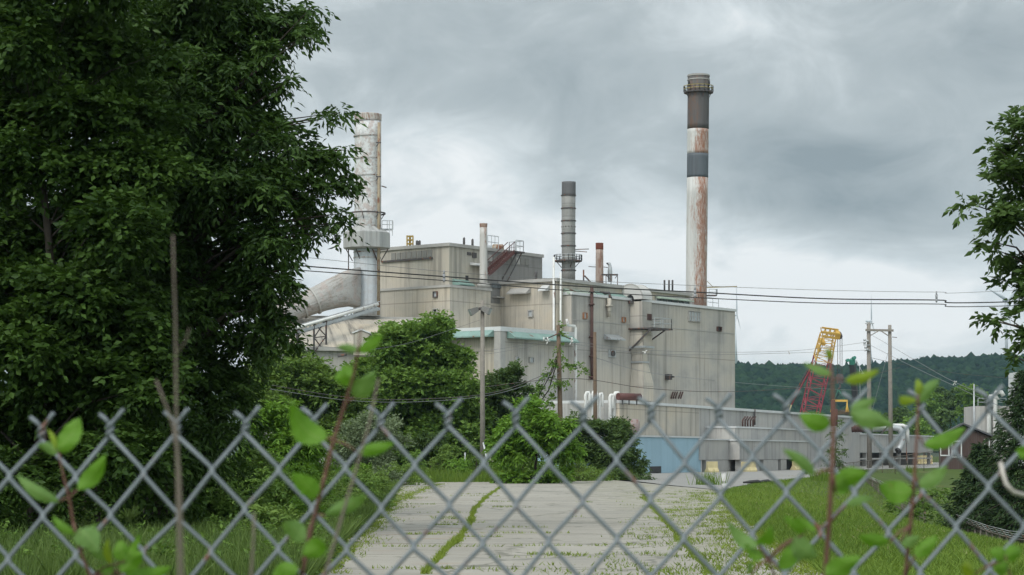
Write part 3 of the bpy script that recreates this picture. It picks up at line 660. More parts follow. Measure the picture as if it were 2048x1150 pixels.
for k in range(520):                                    # scattered tufts, thick towards the right
    D_ = float(inv_d(1, 30, 100)[0]); xa = float(road_r(D_)) - abs(rnd.gauss(0, 1)) * 1.5; n = rnd.randint(6, 40)
    S.append(np.stack([xa + RG.normal(0, .14, n), D_ + RG.normal(0, .3, n), np.zeros(n)], 1))
S = np.concatenate(S); S[:, 2] = .012
blades('crack_weeds', S, (.02, .075), .2, L_WEED, 'yellow green weeds growing in the cracks of the concrete', 'weeds', lean=.8)
for (x, y, hh, nn, lb) in [(1416, 970, .95, 150, 'upright weed clump at the edge of the asphalt'), (1645, 962, .9, 300, 'grassy clump at the corner of the lawn'), (1820, 945, .8, 160, 'weed clump by the fence across the yard')]:
    c = G(x, y); n = nn
    q = np.stack([c.x + RG.normal(0, .35, n), c.y + RG.normal(0, .35, n), np.zeros(n)], 1)
    h = RG.uniform(.3, 1, n) * hh; a = RG.normal(0, .25, (n, 2))
    sd = np.stack([h * .03, 0 * h, 0 * h], 1)
    v = np.stack([q - sd, q + sd, q + np.stack([a[:, 0] * h, a[:, 1] * h, h], 1)], 1).reshape(-1, 3)
    tag(npmesh('weed_clump', v, np.arange(n * 3).reshape(-1, 3), L_GRASS, np.clip(RG.normal(.4, .25, n), 0, 1), org=c), lb, 'plant', 'weed clumps')

# ------------------------------------------------------------------ the mill
class Fr:
    """a building's own axes: u along its right-hand face, v away from us behind that face"""
    def __init__(s, o, u): s.o = Vector((o[0], o[1], 0)); s.u = V(u[0], u[1], 0).normalized(); s.v = V(-s.u.y, s.u.x, 0)
    def W(s, u, v, z): return s.o + s.u * u + s.v * v + V(0, 0, z)
    def fu(s, x, v):                                    # where the photo's column x meets the face v = const
        r = (x - 1024) / F; q = s.o + s.v * v
        return (r * q.y - q.x) / (s.u.x - r * s.u.y)
    def fv(s, x, u):
        r = (x - 1024) / F; q = s.o + s.u * u
        return (r * q.y - q.x) / (s.v.x - r * s.v.y)
    def z(s, u, v, y): return CH + (HY - y) * s.W(u, v, 0).y / F
    def fp(s, x, y, v): u = s.fu(x, v); return u, s.z(u, v, y)
    def lp(s, x, y, u): v = s.fv(x, u); return v, s.z(u, v, y)
    def block(s, mb, u0, u1, v0, v1, z0, z1):
        return mb.obox(s.W(u0, v0, z0), s.u * (u1 - u0), s.v * (v1 - v0), (0, 0, z1 - z0))
    def front(s, mb, x0, y0, x1, y1, v, d=.12, back=.3):  # a box on the right-hand face, proud by d
        u0, za = s.fp(x0, y0, v); u1, zb = s.fp(x1, y1, v)
        return s.block(mb, u0, u1, v - d, v + back, zb, za)
    def left(s, mb, x0, y0, x1, y1, u, d=.12, back=.3):   # the same on the left-hand face
        va, za = s.lp(x0, y0, u); vb, zb = s.lp(x1, y1, u)
        return s.block(mb, u - d, u + back, vb, va, zb, za)
def window(fr, parent, face, x0, y0, x1, y1, pos, nx=1, ny=1, glass=GLASS, fm=TRIM, name='window', label=None):
    f = getattr(fr, face); fr_mb = MB(); w = 1.6
    f(fr_mb, x0, y0, x1, y0 + w, pos, .16); f(fr_mb, x0, y1 - w, x1, y1, pos, .16)
    f(fr_mb, x0, y0 + w, x0 + w, y1 - w, pos, .155); f(fr_mb, x1 - w, y0 + w, x1, y1 - w, pos, .155)
    for k in range(1, nx): q = x0 + (x1 - x0) * k / nx; f(fr_mb, q - .5, y0 + w, q + .5, y1 - w, pos, .12)
    for k in range(1, ny): q = y0 + (y1 - y0) * k / ny; f(fr_mb, x0 + w, q - .5, x1 - w, q + .5, pos, .115)
    o = fr_mb.build(name, fm, parent, label)
    g = MB(); f(g, x0 + w * .7, y0 + w * .7, x1 - w * .7, y1 - w * .7, pos, .05); g.build('pane', glass, o)
    return o
A = (4.45, 210.0)
B1 = Fr(A, (.6, .8))

# --- middle block: clerestory and awnings, stands behind the long block
mid = T('factory_building', 'tan middle factory block with pale green awning under its roof edge', 'factory', B1.W(0, 0, 0))
mb = MB(); B1.block(mb, 0, 25, 0, 15, 0, 19.0); mb.build('wall', WALL_TAN, mid)
mb = MB(); B1.block(mb, -.25, 25.2, -.25, 15.2, 18.98, 19.3); mb.build('roof_edge', TRIM, mid)
def awning(fr, parent, face, x0, y0, x1, y1, pos, out=.9, drop=.8, mat=GREEN, name='awning'):
    """sloping sheet canopy with closed ends; px line (x0,y0)-(x1,y1) is its top edge on the wall"""
    mb = MB()
    if face == 'front':
        u0, z0 = fr.fp(x0, y0, pos); u1, z1 = fr.fp(x1, y1, pos); z = (z0 + z1) / 2
        p = [fr.W(u0, pos + .1, z), fr.W(u0 - .2, pos - out, z - drop), fr.W(u0 - .2, pos - out, z - drop - .12), fr.W(u0, pos + .1, z - drop - .05)]
        mb.prism(p, fr.u * (u1 - u0))
    else:
        v0, z0 = fr.lp(x0, y0, pos); v1, z1 = fr.lp(x1, y1, pos); z = (z0 + z1) / 2
        p = [fr.W(pos + .1, v1, z), fr.W(pos - out, v1, z - drop), fr.W(pos - out, v1, z - drop - .12), fr.W(pos + .1, v1, z - drop - .05)]
        mb.prism(p, fr.v * (v0 - v1))
    return mb.build(name, mat, parent)
awning(B1, mid, 'front', 1127, 576, 1186, 581, 0, .9, .55, GREEN_PALE)
awning(B1, mid, 'front', 1187, 581, 1246, 587, 0, .9, .55, GREEN)
mb = MB(); B1.front(mb, 1130, 586, 1244, 598, 0, .06); mb.build('louver', DARK, mid)
awning(B1, mid, 'left', 1022, 575, 1062, 574, 0, .8, .6, TRIM)
awning(B1, mid, 'left', 1085, 569, 1100, 568, 0, .8, .6, TRIM_PALE)
mb = MB(); B1.front(mb, 1311, 597, 1378, 612, 0, .06); g = mb.build('clerestory_window', GLASS, mid)
mb = MB()
for k in range(7):
    q = 1311 + k * 11; B1.front(mb, q - .8, 596, q + .8, 612, 0, .14)
B1.front(mb, 1311, 594.5, 1378, 597, 0, .16); mb.build('mullion', TRIM, g)
awning(B1, mid, 'front', 1311, 592, 1378, 597, 0, .8, .25, GREEN_PALE)
window(B1, mid, 'left', 1057, 620, 1067, 634, 0, glass=GLASS_PALE)
mb = MB(); p = B1.W(-.2, .2, 0)
mb.tube([p + V(0, 0, 2), p + V(0, 0, 21.4)], .12, 8); mb.build('standpipe', WHITE, mid, 'taller white pipe at the block corner')
mb = MB(); p = B1.W(.35, -.25, 0)
mb.tube([p + V(0, 0, 9), p + V(0, 0, 19.9)], .10, 8); mb.build('standpipe', WHITE, mid)
mb = MB()                                               # roof odds and ends: rail and whip aerial
u, z_ = B1.fp(1172, 565, 0); q = B1.W(u, .3, 19.3)
mb.bar(q, q + V(0, 0, 1.2), .15); mb.bar(q + V(.1, .1, .6), q + V(.7, .4, 0), .12); mb.build('roof_bracket', STEEL_DARK, mid)

# --- long right block
lng = T('factory_building', 'long grey ribbed factory wall running right under the striped chimney', 'factory', B1.W(18, -1, 0))
u0 = B1.fu(1143, -1); u1 = B1.fu(1470, -1)
mb = MB(); B1.block(mb, u0, u1, -1, 19, 0, 17.7); mb.build('wall', WALL_GREY, lng)
mb = MB(); B1.block(mb, u0 - .1, u1 + .15, -1.15, 19.1, 17.68, 17.95); mb.build('roof_edge', TRIM_PALE, lng)
for xa, xb, ym in ((1312, 1469, 653.5), (1146, 1274, 639.5)):
    mb = MB(); u, z_ = B1.fp(xa, ym, -1); B1.block(mb, u, B1.fu(xb, -1), -1.04, -.9, z_ - .035, z_ + .035); mb.build('wall_seam', TRIM, lng)
window(B1, lng, 'front', 1376, 622, 1400, 644, -1, 4, 2, GLASS_PALE, TRIM, label='large pale four-light window below the chimney')
window(B1, lng, 'front', 1433, 653, 1442, 663, -1, 1, 1, DARK, RUST)
window(B1, lng, 'front', 1165, 625, 1173, 638, -1, 1, 1, GLASS_PALE, plain('orange window frame', (.30, .14, .07), .8))
window(B1, lng, 'front', 1243, 634, 1250, 645, -1, 1, 1, GLASS_PALE, bpy.data.materials['orange window frame'])
awning(B1, lng, 'front', 1208, 667, 1238, 669, -1, 1.0, .55, STEEL, 'vent_hood')
mb = MB(); B1.front(mb, 1216, 700, 1230, 715, -1, .12); fan = mb.build('fan_housing', STEEL, lng)
u, z_ = B1.fp(1223, 707, -1); c = B1.W(u, -1.2, z_)
mb = MB(); mb.tube([c + B1.v * .2, c - B1.v * .1], .29, 16); mb.build('fan', STEEL_DARK, fan)
def riser(fr, parent, x, y0, y1, v, r, mat, name, fl=()):
    u, z0 = fr.fp(x, y0, v); z1 = fr.z(u, v, y1); mb = MB(); p = fr.W(u, v - r - .12, 0)
    mb.tube([p + V(0, 0, z1), p + V(0, 0, z0)], r, 10)
    for y in fl: zz = fr.z(u, v, y); mb.tube([p + V(0, 0, zz - .08), p + V(0, 0, zz + .08)], r * 1.7, 10); mb.bar(p + V(0, 0, zz), p + fr.v * (r + .3) + V(0, 0, zz), .1)
    return mb.build(name, mat, parent)
riser(B1, lng, 1179, 572, 760, -1, .17, RUST, 'riser_pipe', (584, 609, 674, 713, 754))
o = riser(B1, lng, 1213, 597, 634, -1, .22, WALL_TAN, 'downpipe', (612,))
mb = MB(); u, z_ = B1.fp(1216, 592, -1); p = B1.W(u, -1, z_); mb.tube([p - B1.v * .35 + V(0, 0, -.3), p + V(.1, 0, .3), p + B1.v * 1.2 + V(0, 0, .4)], .16, 8); mb.build('bend', STEEL_DARK, o)
mb = MB(); u, z_ = B1.fp(1256, 607, -1); p = B1.W(u, -1, z_); mb.obox(p - B1.v * .5, B1.u * .5, B1.v * .5, (0, 0, .28)); mb.build('wall_lamp', STEEL_DARK, lng)
mb = MB(); u, z_ = B1.fp(1331, 754, -1); p = B1.W(u, -1, z_); mb.obox(p - B1.v * .7 - V(.2, 0, .3), B1.u * .6, B1.v * .7, (0, 0, .6)); mb.bar(p - B1.v * .7, p - B1.v * 1.1, .16); mb.build('wall_lamp', STEEL_DARK, lng)
for k in range(5):
    x = 1338 + k * 4.2 + (2.5 if k > 2 else 0); u, z_ = B1.fp(x, 797, -1); p = B1.W(u, -1.25, z_)
    mb = MB(); mb.tube([p, p + B1.u * .45 + V(0, 0, .72)], .08, 7); mb.build('exhaust_stub', RUST, lng)
# inverted-U exhaust duct on that wall
duct = T('exhaust_duct', 'sheet metal duct arching over the roof edge and down the grey wall', 'duct', B1.W(B1.fu(1290, -1), -2, 0))
ua, _ = B1.fp(1279, 600, -2.2); ub = ua + 1.75
zc = B1.z(ua, -1, 599)
prof = [B1.W(ua, -1 + 1.62 * math.cos(t), zc + 1.62 * math.sin(t)) for t in np.linspace(0, math.pi, 15)]
inn = [B1.W(ua, -1 + .5 * math.cos(t), zc + .5 * math.sin(t)) for t in np.linspace(math.pi, 0, 11)]
mb = MB(); mb.prism(prof + inn, B1.u * 1.75); mb.build('arch', plain('pale duct sheet', (.52, .51, .49), .6, .1, var=.18, scale=.8, rust=.05), duct)
mb = MB()
mb.prism([B1.W(ua + .2, -1 + .49 * math.cos(t), zc - .35 + .8 * math.sin(t)) for t in np.linspace(0, math.pi, 11)], B1.u * 1.3); mb.build('shade_plug', DARK, duct)  # solid dark plug, painting the shade inside the arch
mb = MB()
for e_ in (-.03, 1.75): mb.prism([B1.W(ua + e_, -1 + 1.66 * math.cos(t), zc + 1.66 * math.sin(t)) for t in np.linspace(0, math.pi, 15)] + [B1.W(ua + e_, -1 + 1.54 * math.cos(t), zc + 1.54 * math.sin(t)) for t in np.linspace(math.pi, 0, 15)], B1.u * .05)
mb.build('edge_flange', TRIM, duct)
mb = MB()
lv = [(603, -.02, 1.77, -2.56, -1.06), (640, -.02, 1.77, -2.56, -1.04), (659, -.02, 1.77, -2.56, -1.04)]
def ring(y, a, b_, v0, v1):
    z_ = B1.z(ua, -1.5, y); return [B1.W(ua + a, v0, z_), B1.W(ua + b_, v0, z_), B1.W(ua + b_, v1, z_), B1.W(ua + a, v1, z_)]
mb.loft([ring(*q) for q in lv][::-1], smooth=False); mb.build('upper_shaft', WALL_GREY, duct)
mb = MB(); mb.loft([ring(*q) for q in [(802, .0, 1.85, -2.7, -1.03), (766, .0, 1.85, -2.7, -1.03), (724, .35, 1.35, -2.35, -1.03), (709, .35, 1.3, -2.3, -1.03), (694, -.1, 1.85, -2.7, -1.03), (660, .05, 1.7, -2.5, -1.03)]], smooth=False)
mb.build('lower_shaft', WALL_TAN2, duct)
mb = MB(); z_ = B1.z(ua, -1.5, 694); B1.block(mb, ua - .2, ua + 1.95, -2.8, -1.02, z_ - .1, z_ + .1)
z2 = B1.z(ua, -1.5, 724); B1.block(mb, ua + .2, ua + 1.5, -2.45, -1.02, z2 - .08, z2 + .08); mb.build('flange', STEEL, duct)
z_ = B1.z(ua, -1.5, 659); mb = MB(); B1.block(mb, ua - .3, ua + 3.6, -4.0, -1.02, z_, z_ + .14)
pl = mb.build('platform', STEEL_DARK, duct)
mb = MB(); mb.rail([B1.W(ua + 1.9, -1.1, z_ + .14), B1.W(ua + 3.5, -1.1, z_ + .14), B1.W(ua + 3.5, -3.9, z_ + .14), B1.W(ua + .2, -3.9, z_ + .14)], 1.05, 1.4); mb.build('guard_rail', STEEL, pl)
mb = MB(); mb.bar(B1.W(ua - .25, -1.1, z_ - 2.2), B1.W(ua - .25, -3.8, z_), .14); mb.bar(B1.W(ua + 3.3, -1.1, z_ - 1.2), B1.W(ua + 3.3, -3.2, z_), .12); mb.build('brace', STEEL_DARK, pl)
mb = MB(); z3 = B1.z(ua, -1.5, 633); B1.block(mb, ua + .9, ua + 1.7, -2.62, -2.5, z3 - .35, z3 + .3); mb.build('grille', RUST, duct)

# --- tall block
tall = T('factory_building', 'tallest tan factory block with louvres below the roof, right of the white stack', 'factory', B1.W(-8, 7, 0))
UT = -8.2
mb = MB(); B1.block(mb, UT, 7.3, 7.2, 19, 0, 22.3); mb.build('upper_wall', WALL_TAN2, tall)
mb = MB(); uu = UT + 5.2; B1.block(mb, uu, 7.33, 7.1, 7.6, 16, 22.32); mb.build('sooty_panel', WALL_DARK, tall, 'sooty dark grey right half of the upper front')
mb = MB(); B1.block(mb, UT - .18, 7.5, 7.0, 19.2, 22.28, 22.6); mb.build('roof_edge', TRIM, tall)
mb = MB(); B1.block(mb, -9.54, -3.0, 6.0, 18.6, 0, 18.1); B1.block(mb, -3.05, 2, 7.0, 9, 0, 17.0); mb.build('lower_wall', WALL_TAN, tall)
mb = MB(); B1.block(mb, -9.66, -2.9, 5.88, 18.6, 18.08, 18.32); mb.build('ledge', TRIM, tall)
for k in range(8):
    x0 = 783 + k * 10.4; y = 514.5 - k * .9
    mb = MB(); B1.left(mb, x0, y - 8, x0 + 8.6, y + 5, UT, .07); mb.build('louver', LOUVER, tall)
mb = MB(); va, za = B1.lp(764, 524, UT); vb, zb = B1.lp(866, 516, UT); B1.block(mb, UT - .2, UT + .2, vb, va, (za + zb) / 2 - .08, (za + zb) / 2 + .08); mb.build('louver_sill', STEEL_DARK, tall)
mb = MB(); B1.front(mb, 934, 504, 942, 511, 7.2, .07); B1.front(mb, 944, 505, 952, 516, 7.2, .1); mb.build('louver', STEEL_DARK, tall, 'dark square vent beside a blank panel')
for k in range(9):
    x0 = 976 + k * 9.2; y = 516 + k * 1.0
    mb = MB(); B1.front(mb, x0, y - 7, x0 + 7.6, y + 7, 7.1, .08); mb.build('louver', LOUVER if k % 3 else TRIM, tall)
awning(B1, tall, 'front', 940, 524, 962, 527, 7.2, .9, .25, TRIM_PALE, 'door_canopy')
awning(B1, tall, 'front', 905, 556, 935, 560, 7.2, 1.1, .6, GREEN)
mb = MB(); B1.front(mb, 931, 551, 936, 562, 7.2, .06); mb.build('door', DARK, tall)
mb = MB()
for k in range(3): B1.front(mb, 985 + k * 11, 566 + k * 1.2, 994 + k * 11, 576 + k * 1.2, 7.0, .08)
mb.build('low_window_band', GLASS, tall)
window(B1, tall, 'left', 867, 583, 876, 595, -9.54, glass=GLASS_PALE, fm=STEEL_DARK)
window(B1, tall, 'left', 867, 617, 876, 629, -9.54, glass=DARK, fm=TRIM, label='dark lower window')
mb = MB(); B1.front(mb, 986, 593, 1016, 598, 7.0, .5); mb.build('step_ledge', TRIM, tall)
mb = MB(); B1.front(mb, 1009, 632, 1014, 645, 7.0, .15); mb.build('switch_box', STEEL, tall)
# stair climbing to the roof
st = MB(); ua_, za_ = B1.fp(978, 549, 5.6); ub_, zb_ = B1.fp(1030, 503, 5.6)
p0, p1 = B1.W(ua_, 5.6, za_), B1.W(ub_, 5.6, zb_)
for q in (V(0, 0, 0), B1.v * .9): st.bar(p0 + q, p1 + q, .14, .32); st.bar(p0 + q + V(0, 0, 1), p1 + q + V(0, 0, 1), .06)
for k in range(16): q = p0.lerp(p1, k / 15); st.bar(q, q + B1.v * .9, .22, .06); st.bar(q, q + V(0, 0, 1), .05)
st.build('stair', RED_DARK, tall)
mb = MB(); B1.block(mb, ub_ - .2, ub_ + 1.4, 5.4, 7.4, zb_ - .1, zb_ + .06); mb.bar(B1.W(ub_ + .4, 5.6, zb_), B1.W(ub_ - .2, 7.1, zb_ - 2.8), .12); mb.bar(B1.W(ub_ + 1.2, 5.6, zb_), B1.W(ub_ + .3, 7.1, zb_ - 3.4), .1)
mb.build('stair_landing', STEEL_DARK, tall)
mb = MB(); q = zb_ + .06; mb.rail([B1.W(ub_, 5.5, q), B1.W(ub_ + 1.3, 5.5, q), B1.W(ub_ + 1.3, 7.3, q), B1.W(ub_ + 3.4, 7.5, 22.6)], 1.1, 1.0); mb.build('guard_rail', STEEL, tall); MB().rail([B1.W(ub_ - 2.2, 7.4, 22.6), B1.W(ub_ - .4, 7.4, 22.6)], 1.3, .6).build('guard_rail', STEEL, tall)

def roofpipe(label, x, y0, y1, D, r, mat=STEEL_DARK, name='vent_pipe', group='black vent pipes on the roofs', slant=True):
    p = P(x, y1, D); h = (y1 - y0) / F * D; mb = MB()
    mb.tube([p, p + V(0, 0, h * .93)] + ([p + V(.03, .05, h)] if slant else [p + V(0, 0, h)]), [r, r, r * (.5 if slant else 1)], 8)
    return tag(mb.build(name, mat), label, 'vent pipe', group)
roofpipe('thin black vent pipe on the tall block, left of a taller twin', 928, 475, 496, 211, .12)
roofpipe('thin black vent pipe standing nearest the rusty slim stack', 945, 478, 498, 212, .12)
roofpipe('short black vent pipe beside the yellow roof frame, its left twin', 834, 481, 498, 212, .13)
roofpipe('short black vent pipe beside the yellow roof frame, its right twin', 839, 481, 498, 212.4, .13)
roofpipe('dark vent pipe against the right end of the tall sooty wall', 1072, 543, 562, 214, .13)
roofpipe('leftmost of three thin vents beside the striped chimney', 1329, 560, 584, 228, .10, slant=False)
roofpipe('middle of three thin vents beside the striped chimney', 1338, 560, 584, 228.5, .10, slant=False)
roofpipe('rightmost of three thin vents, nearest the striped chimney', 1345, 560, 584, 229, .10, slant=False)
rt = T('roof_tank', 'small rusty horizontal tank on the roof beside the roof stair', 'tank', P(992, 500, 219))
c = P(984, 495, 219); mb = MB(); mb.tube([c, c + V(.15, 0, 0), c + V(1.1, .2, 0), c + V(1.25, .2, 0)], [.2, .36, .36, .2], 14); mb.build('shell', plain('rusting tank paint', (.33, .27, .20), .7, var=.3, rust=.5), rt)
mb = MB(); mb.box(c + V(.3, 0, -.6), .15, .5, .5); mb.box(c + V(.9, .1, -.6), .15, .5, .5); mb.build('cradle', STEEL_DARK, rt)
mb = MB(); mb.bar(c + V(-.7, 0, 0), c + V(0, 0, 0), .4); mb.build('pipe', STEEL, rt)
yf = MB(); c = P(820, 498, 213)
for sx in (-.3, .3):
    for sy in (-.3, .3): yf.bar(c + V(sx, sy, 0), c + V(sx, sy, 1.35), .11)
for k in range(4):
    for sx in (-.3, .3): yf.bar(c + V(sx, -.3, .15 + k * .38), c + V(sx, .3, .15 + k * .38), .09)
    yf.bar(c + V(-.3, -.3, .15 + k * .38), c + V(.3, -.3, .15 + k * .38), .1); yf.bar(c + V(-.3, .3, .15 + k * .38), c + V(.3, .3, .15 + k * .38), .1)
yf.box(c + V(0, 0, .2), .2, .2, 1.0)
tag(yf.build('roof_hoist', plain('worn hoist yellow', (.36, .25, .05), .7, rust=.25)), 'small yellow steel frame on the roof beside two short pipes', 'hoist')

# --- annex with the green awnings
annex = T('factory_building', 'low tan annex with two bright green awnings at its corner', 'factory', B1.W(-14.6, -4, 0))
mb = MB(); B1.block(mb, -14.6, -2.9, -4, 10, 0, 13.2); mb.build('wall', WALL_TAN, annex)
mb = MB(); B1.block(mb, -14.4, -2.85, -4.06, -3.7, 0, 13.1); mb.build('grey_front', WALL_GREY, annex)
mb = MB(); B1.block(mb, -14.8, -2.7, -4.2, 10.1, 13.18, 13.6); mb.build('roof_edge', TRIM_PALE, annex)
mb = MB(); B1.block(mb, -14.75, -14.0, -4.15, -3.4, 0, 13.25); mb.build('corner_post', TRIM, annex)
awning(B1, annex, 'left', 868, 662, 990, 655, -14.6, 1.1, .75, GREEN)
awning(B1, annex, 'front', 1014, 657, 1143, 671, -4.06, 1.1, .75, GREEN)
window(B1, annex, 'front', 1029, 712, 1037, 723, -4.06, glass=GLASS_PALE)
window(B1, annex, 'front', 1057, 714, 1067, 726, -4.06, glass=GLASS_PALE)
pb = MB(); a = B1.W(-3.2, -4.6, 0); z_ = B1.z(-3.2, -4.6, 652)
pb.tube([a + V(0, 0, 5), a + V(0, 0, z_ - .2), a + V(-.1, 0, z_), a - B1.u * 1.3 + V(0, 0, z_), a - B1.u * 1.5 + V(0, 0, z_ + .6)], .13, 8); pb.build('bent_pipe', WHITE, annex)

# --- hopper building with the sloping roof
hop = T('factory_building', 'sloping roofed concrete hopper building below the big curved duct', 'factory', P(740, 906, 190) - V(0, 0, 1.8))
xl, xr = P(520, 700, 192), P(880, 700, 196); ext = xr - xl; ext.z = 0
e0 = V(xl.x, xl.y, 0); zE, zR = 11.4, 14.75
mb = MB(); pts = [e0, e0 + V(0, 0, zE), e0 + V(0, 16, zE), e0 + V(0, 16, 0)]; mb.prism(pts, ext); mb.build('wall', WALL_PALE, hop)
mb = MB(); pts = [e0 + V(0, -.3, zE)] + [e0 + V(0, -.3 + 9 * t, zE + .08 + (zR - zE) * (1 - (1 - t) ** 1.35)) for t in np.linspace(0, 1, 7)] + [e0 + V(0, 15, zR), e0 + V(0, 15, zE)]
mb.prism(pts, ext); mb.build('sloping_roof', WALL_SLOPE, hop)
mb = MB(); a = e0 + V(0, 8.4, zR); mb.obox(a, ext, (0, .5, 0), (0, 0, .22)); mb.obox(e0 + V(0, -.42, zE - .2), ext, (0, .12, 0), (0, 0, .35)); mb.build('roof_edge', TRIM, hop)
mb = MB(); c = P(707, 697, 190.5); wd = P(738, 697, 190.5).x - c.x; hh = 1.35
mb.prism([c - V(0, 0, .6), c + V(wd, 0, -.6), c + V(wd, 0, hh), c + V(wd * .5, 0, hh + .3), c + V(0, 0, hh)], (0, 6, 0)); dm = mb.build('roof_house', WALL_TAN, hop)
mb = MB(); q = .12
mb.prism([c + V(-q, -.1, hh), c + V(wd * .5, -.1, hh + .31), c + V(wd + q, -.1, hh), c + V(wd + q, -.1, hh + .12), c + V(wd * .5, -.1, hh + .45), c + V(-q, -.1, hh + .12)], (0, 6.2, 0)); mb.build('roof', TRIM_PALE, dm)
mb = MB(); q = P(676, 712, 191.5); mb.tube([q, q + V(.8, -.2, .1)], .13, 8); mb.build('spout', STEEL_DARK, hop)

# ------------------------------------------------------------------ chimneys
def shaft(x, y0, y1, D, w0, w1, mat, parent, name='shaft', n=32, dx=0.0, label=None):
    """tapering tube between photo rows y1 (foot) and y0 (top); widths in px; dx leans the top"""
    mb = MB(); a = P(x, y1, D); b = P(x + dx, y0, D); rr = .5 * D / F
    k = 8; pts = [a.lerp(b, i / k) for i in range(k + 1)]; r = [(w1 + (w0 - w1) * i / k) * rr for i in range(k + 1)]
    mb.tube(pts, r, n); return mb.build(name, mat, parent, label)
def hoop(mb, c, r, h=.12, t=.06, n=32):
    ring_ = lambda rad, z: [c + V(rad * math.cos(2 * math.pi * k / n), rad * math.sin(2 * math.pi * k / n), z) for k in range(n)]
    return mb.loft([ring_(r - .02, -h / 2), ring_(r + t, -h / 2), ring_(r + t, h / 2), ring_(r - .02, h / 2)], cap=False, smooth=False)
def deck(parent, c, r0, r1, h=1.05, n=20, span=(0, 2 * math.pi), mat=STEEL_DARK, railm=STEEL):
    """round platform with its guard rail"""
    mb = MB(); th = np.linspace(*span, n + 1)
    for a, b in zip(th, th[1:]):
        q = [c + V(r * math.cos(t), r * math.sin(t), z) for z in (-.12, 0) for r, t in ((r0, a), (r1, a), (r1, b), (r0, b))]
        mb.hexa(q)
    for t in th[1::max(1, n // 4)]: d_ = V(math.cos(t), math.sin(t), 0); mb.bar(c + d_ * r0 + V(0, 0, -.75), c + d_ * (r1 - .15) - V(0, 0, .1), .06)
    o = mb.build('platform', mat, parent)
    mb = MB(); mb.rail([c + V(r1 * math.cos(t), r1 * math.sin(t), 0) for t in th], h, 3, .03); mb.build('guard_rail', railm, o)
    return o
# white stack, left
D = 203; s1 = T('smokestack', 'wide white smokestack with peeling paint and a ribbed collar', 'chimney', P(734, 633, D))
S_WHITE = stack('peeling white stack paint', (.60, .61, .61), .3, peel=.55, ring=0, seed=2.0)
S_WHITE2 = stack('pale blue white stack paint', (.50, .53, .56), .08, peel=.15, seed=12.0)
shaft(735.5, 242, 470, D, 53, 54, S_WHITE, s1, 'upper_shaft', dx=.5)
shaft(736, 229, 242, D, 55, 54, stack('rusty stack lip', (.50, .48, .45), .75, seed=5.0), s1, 'rim')
shaft(734, 490, 633, D, 53, 53, S_WHITE2, s1, 'lower_shaft')
mb = MB(); n = 10; cx = P(733.5, 497, D); rr = 48 * D / F
def poly(r, z): return [cx + V(r * math.cos(2 * math.pi * (k + .5) / n), r * math.sin(2 * math.pi * (k + .5) / n), z) for k in range(n)]
hz_ = lambda y: (497 - y) / F * D
mb.loft([poly(rr * .72, hz_(499)), poly(rr * 1.0, hz_(497)), poly(rr, hz_(467)), poly(rr * .9, hz_(464)), poly(rr * .58, hz_(454))], smooth=False)
mb.build('collar', wall('ribbed collar sheet', (.36, .365, .36), .55, rib=.3, seam=0, seed=66.0, warm=.1), s1)
mb = MB()
HOOPM = plain('chalky hoop paint', (.38, .37, .36), .7, var=.3, rust=.4)
for y in (242, 273, 318, 352, 505, 516): hoop(MB(), P(734.5, y, D), 27 * D / F, .12, .04).build('hoop', HOOPM, s1)
mb = MB(); hoop(mb, P(735, 427, D), 35 * D / F, .14, .06)
for k in range(6): t = k * math.pi / 3 + .3; q = P(735, 427, D); mb.bar(q + V(math.cos(t), math.sin(t), 0) * 27 * D / F - V(0, 0, .6), q + V(math.cos(t), math.sin(t), 0) * 35 * D / F, .07)
q = P(699, 427, D); mb.bar(q, q - V(0, 0, 1.9), .12); mb.build('ring_rail', STEEL_DARK, s1)
mb = MB(); q = P(758, 245, D - 1.2); mb.tube([q, P(757, 630, D - 1.2)], .15, 8); mb.build('riser_pipe', plain('ochre pipe paint', (.30, .245, .17), .7, var=.4, rust=.4), s1)
mb = MB()
for y in (285, 353, 425): q = P(752, y, D - 1.3); mb.bar(q, q + V(.5, 0, 0), .1); mb.bar(q - V(0, 0, .4), q + V(.3, 0, 0), .07)
mb.bar(P(763, 372, D), P(773, 375, D), .1); mb.build('bracket', STEEL_DARK, s1)
mb = MB(); c = P(762, 459, D - .3); mb.obox(c, (1.1, 0, 0), (0, .9, 0), (0, 0, .1)); o = mb.build('platform', STEEL, s1)
mb = MB(); mb.rail([c + V(.1, 0, .1), c + V(1.1, 0, .1), c + V(1.1, .9, .1)], .75, .4, .03); mb.bar(c + V(1.1, 0, -.6), c + V(1.1, 0, .9), .07); mb.bar(c + V(.8, 0, -.6), c + V(.8, 0, .9), .07); mb.build('guard_rail', STEEL, o)
mb = MB()
for x0, x1 in ((692, 705), (712, 722), (745, 755), (776, 762)): MB().bar(P(x0, 498, D - (1.4 if 705 < x0 < 760 else 0)), P(x1, 522, D - (1.0 if 705 < x0 < 760 else 0)), .09).build('strut', STEEL_DARK, s1)
mb.bar(P(697, 498, D), P(697, 540, D), .1); mb.build('strut', STEEL_DARK, s1)
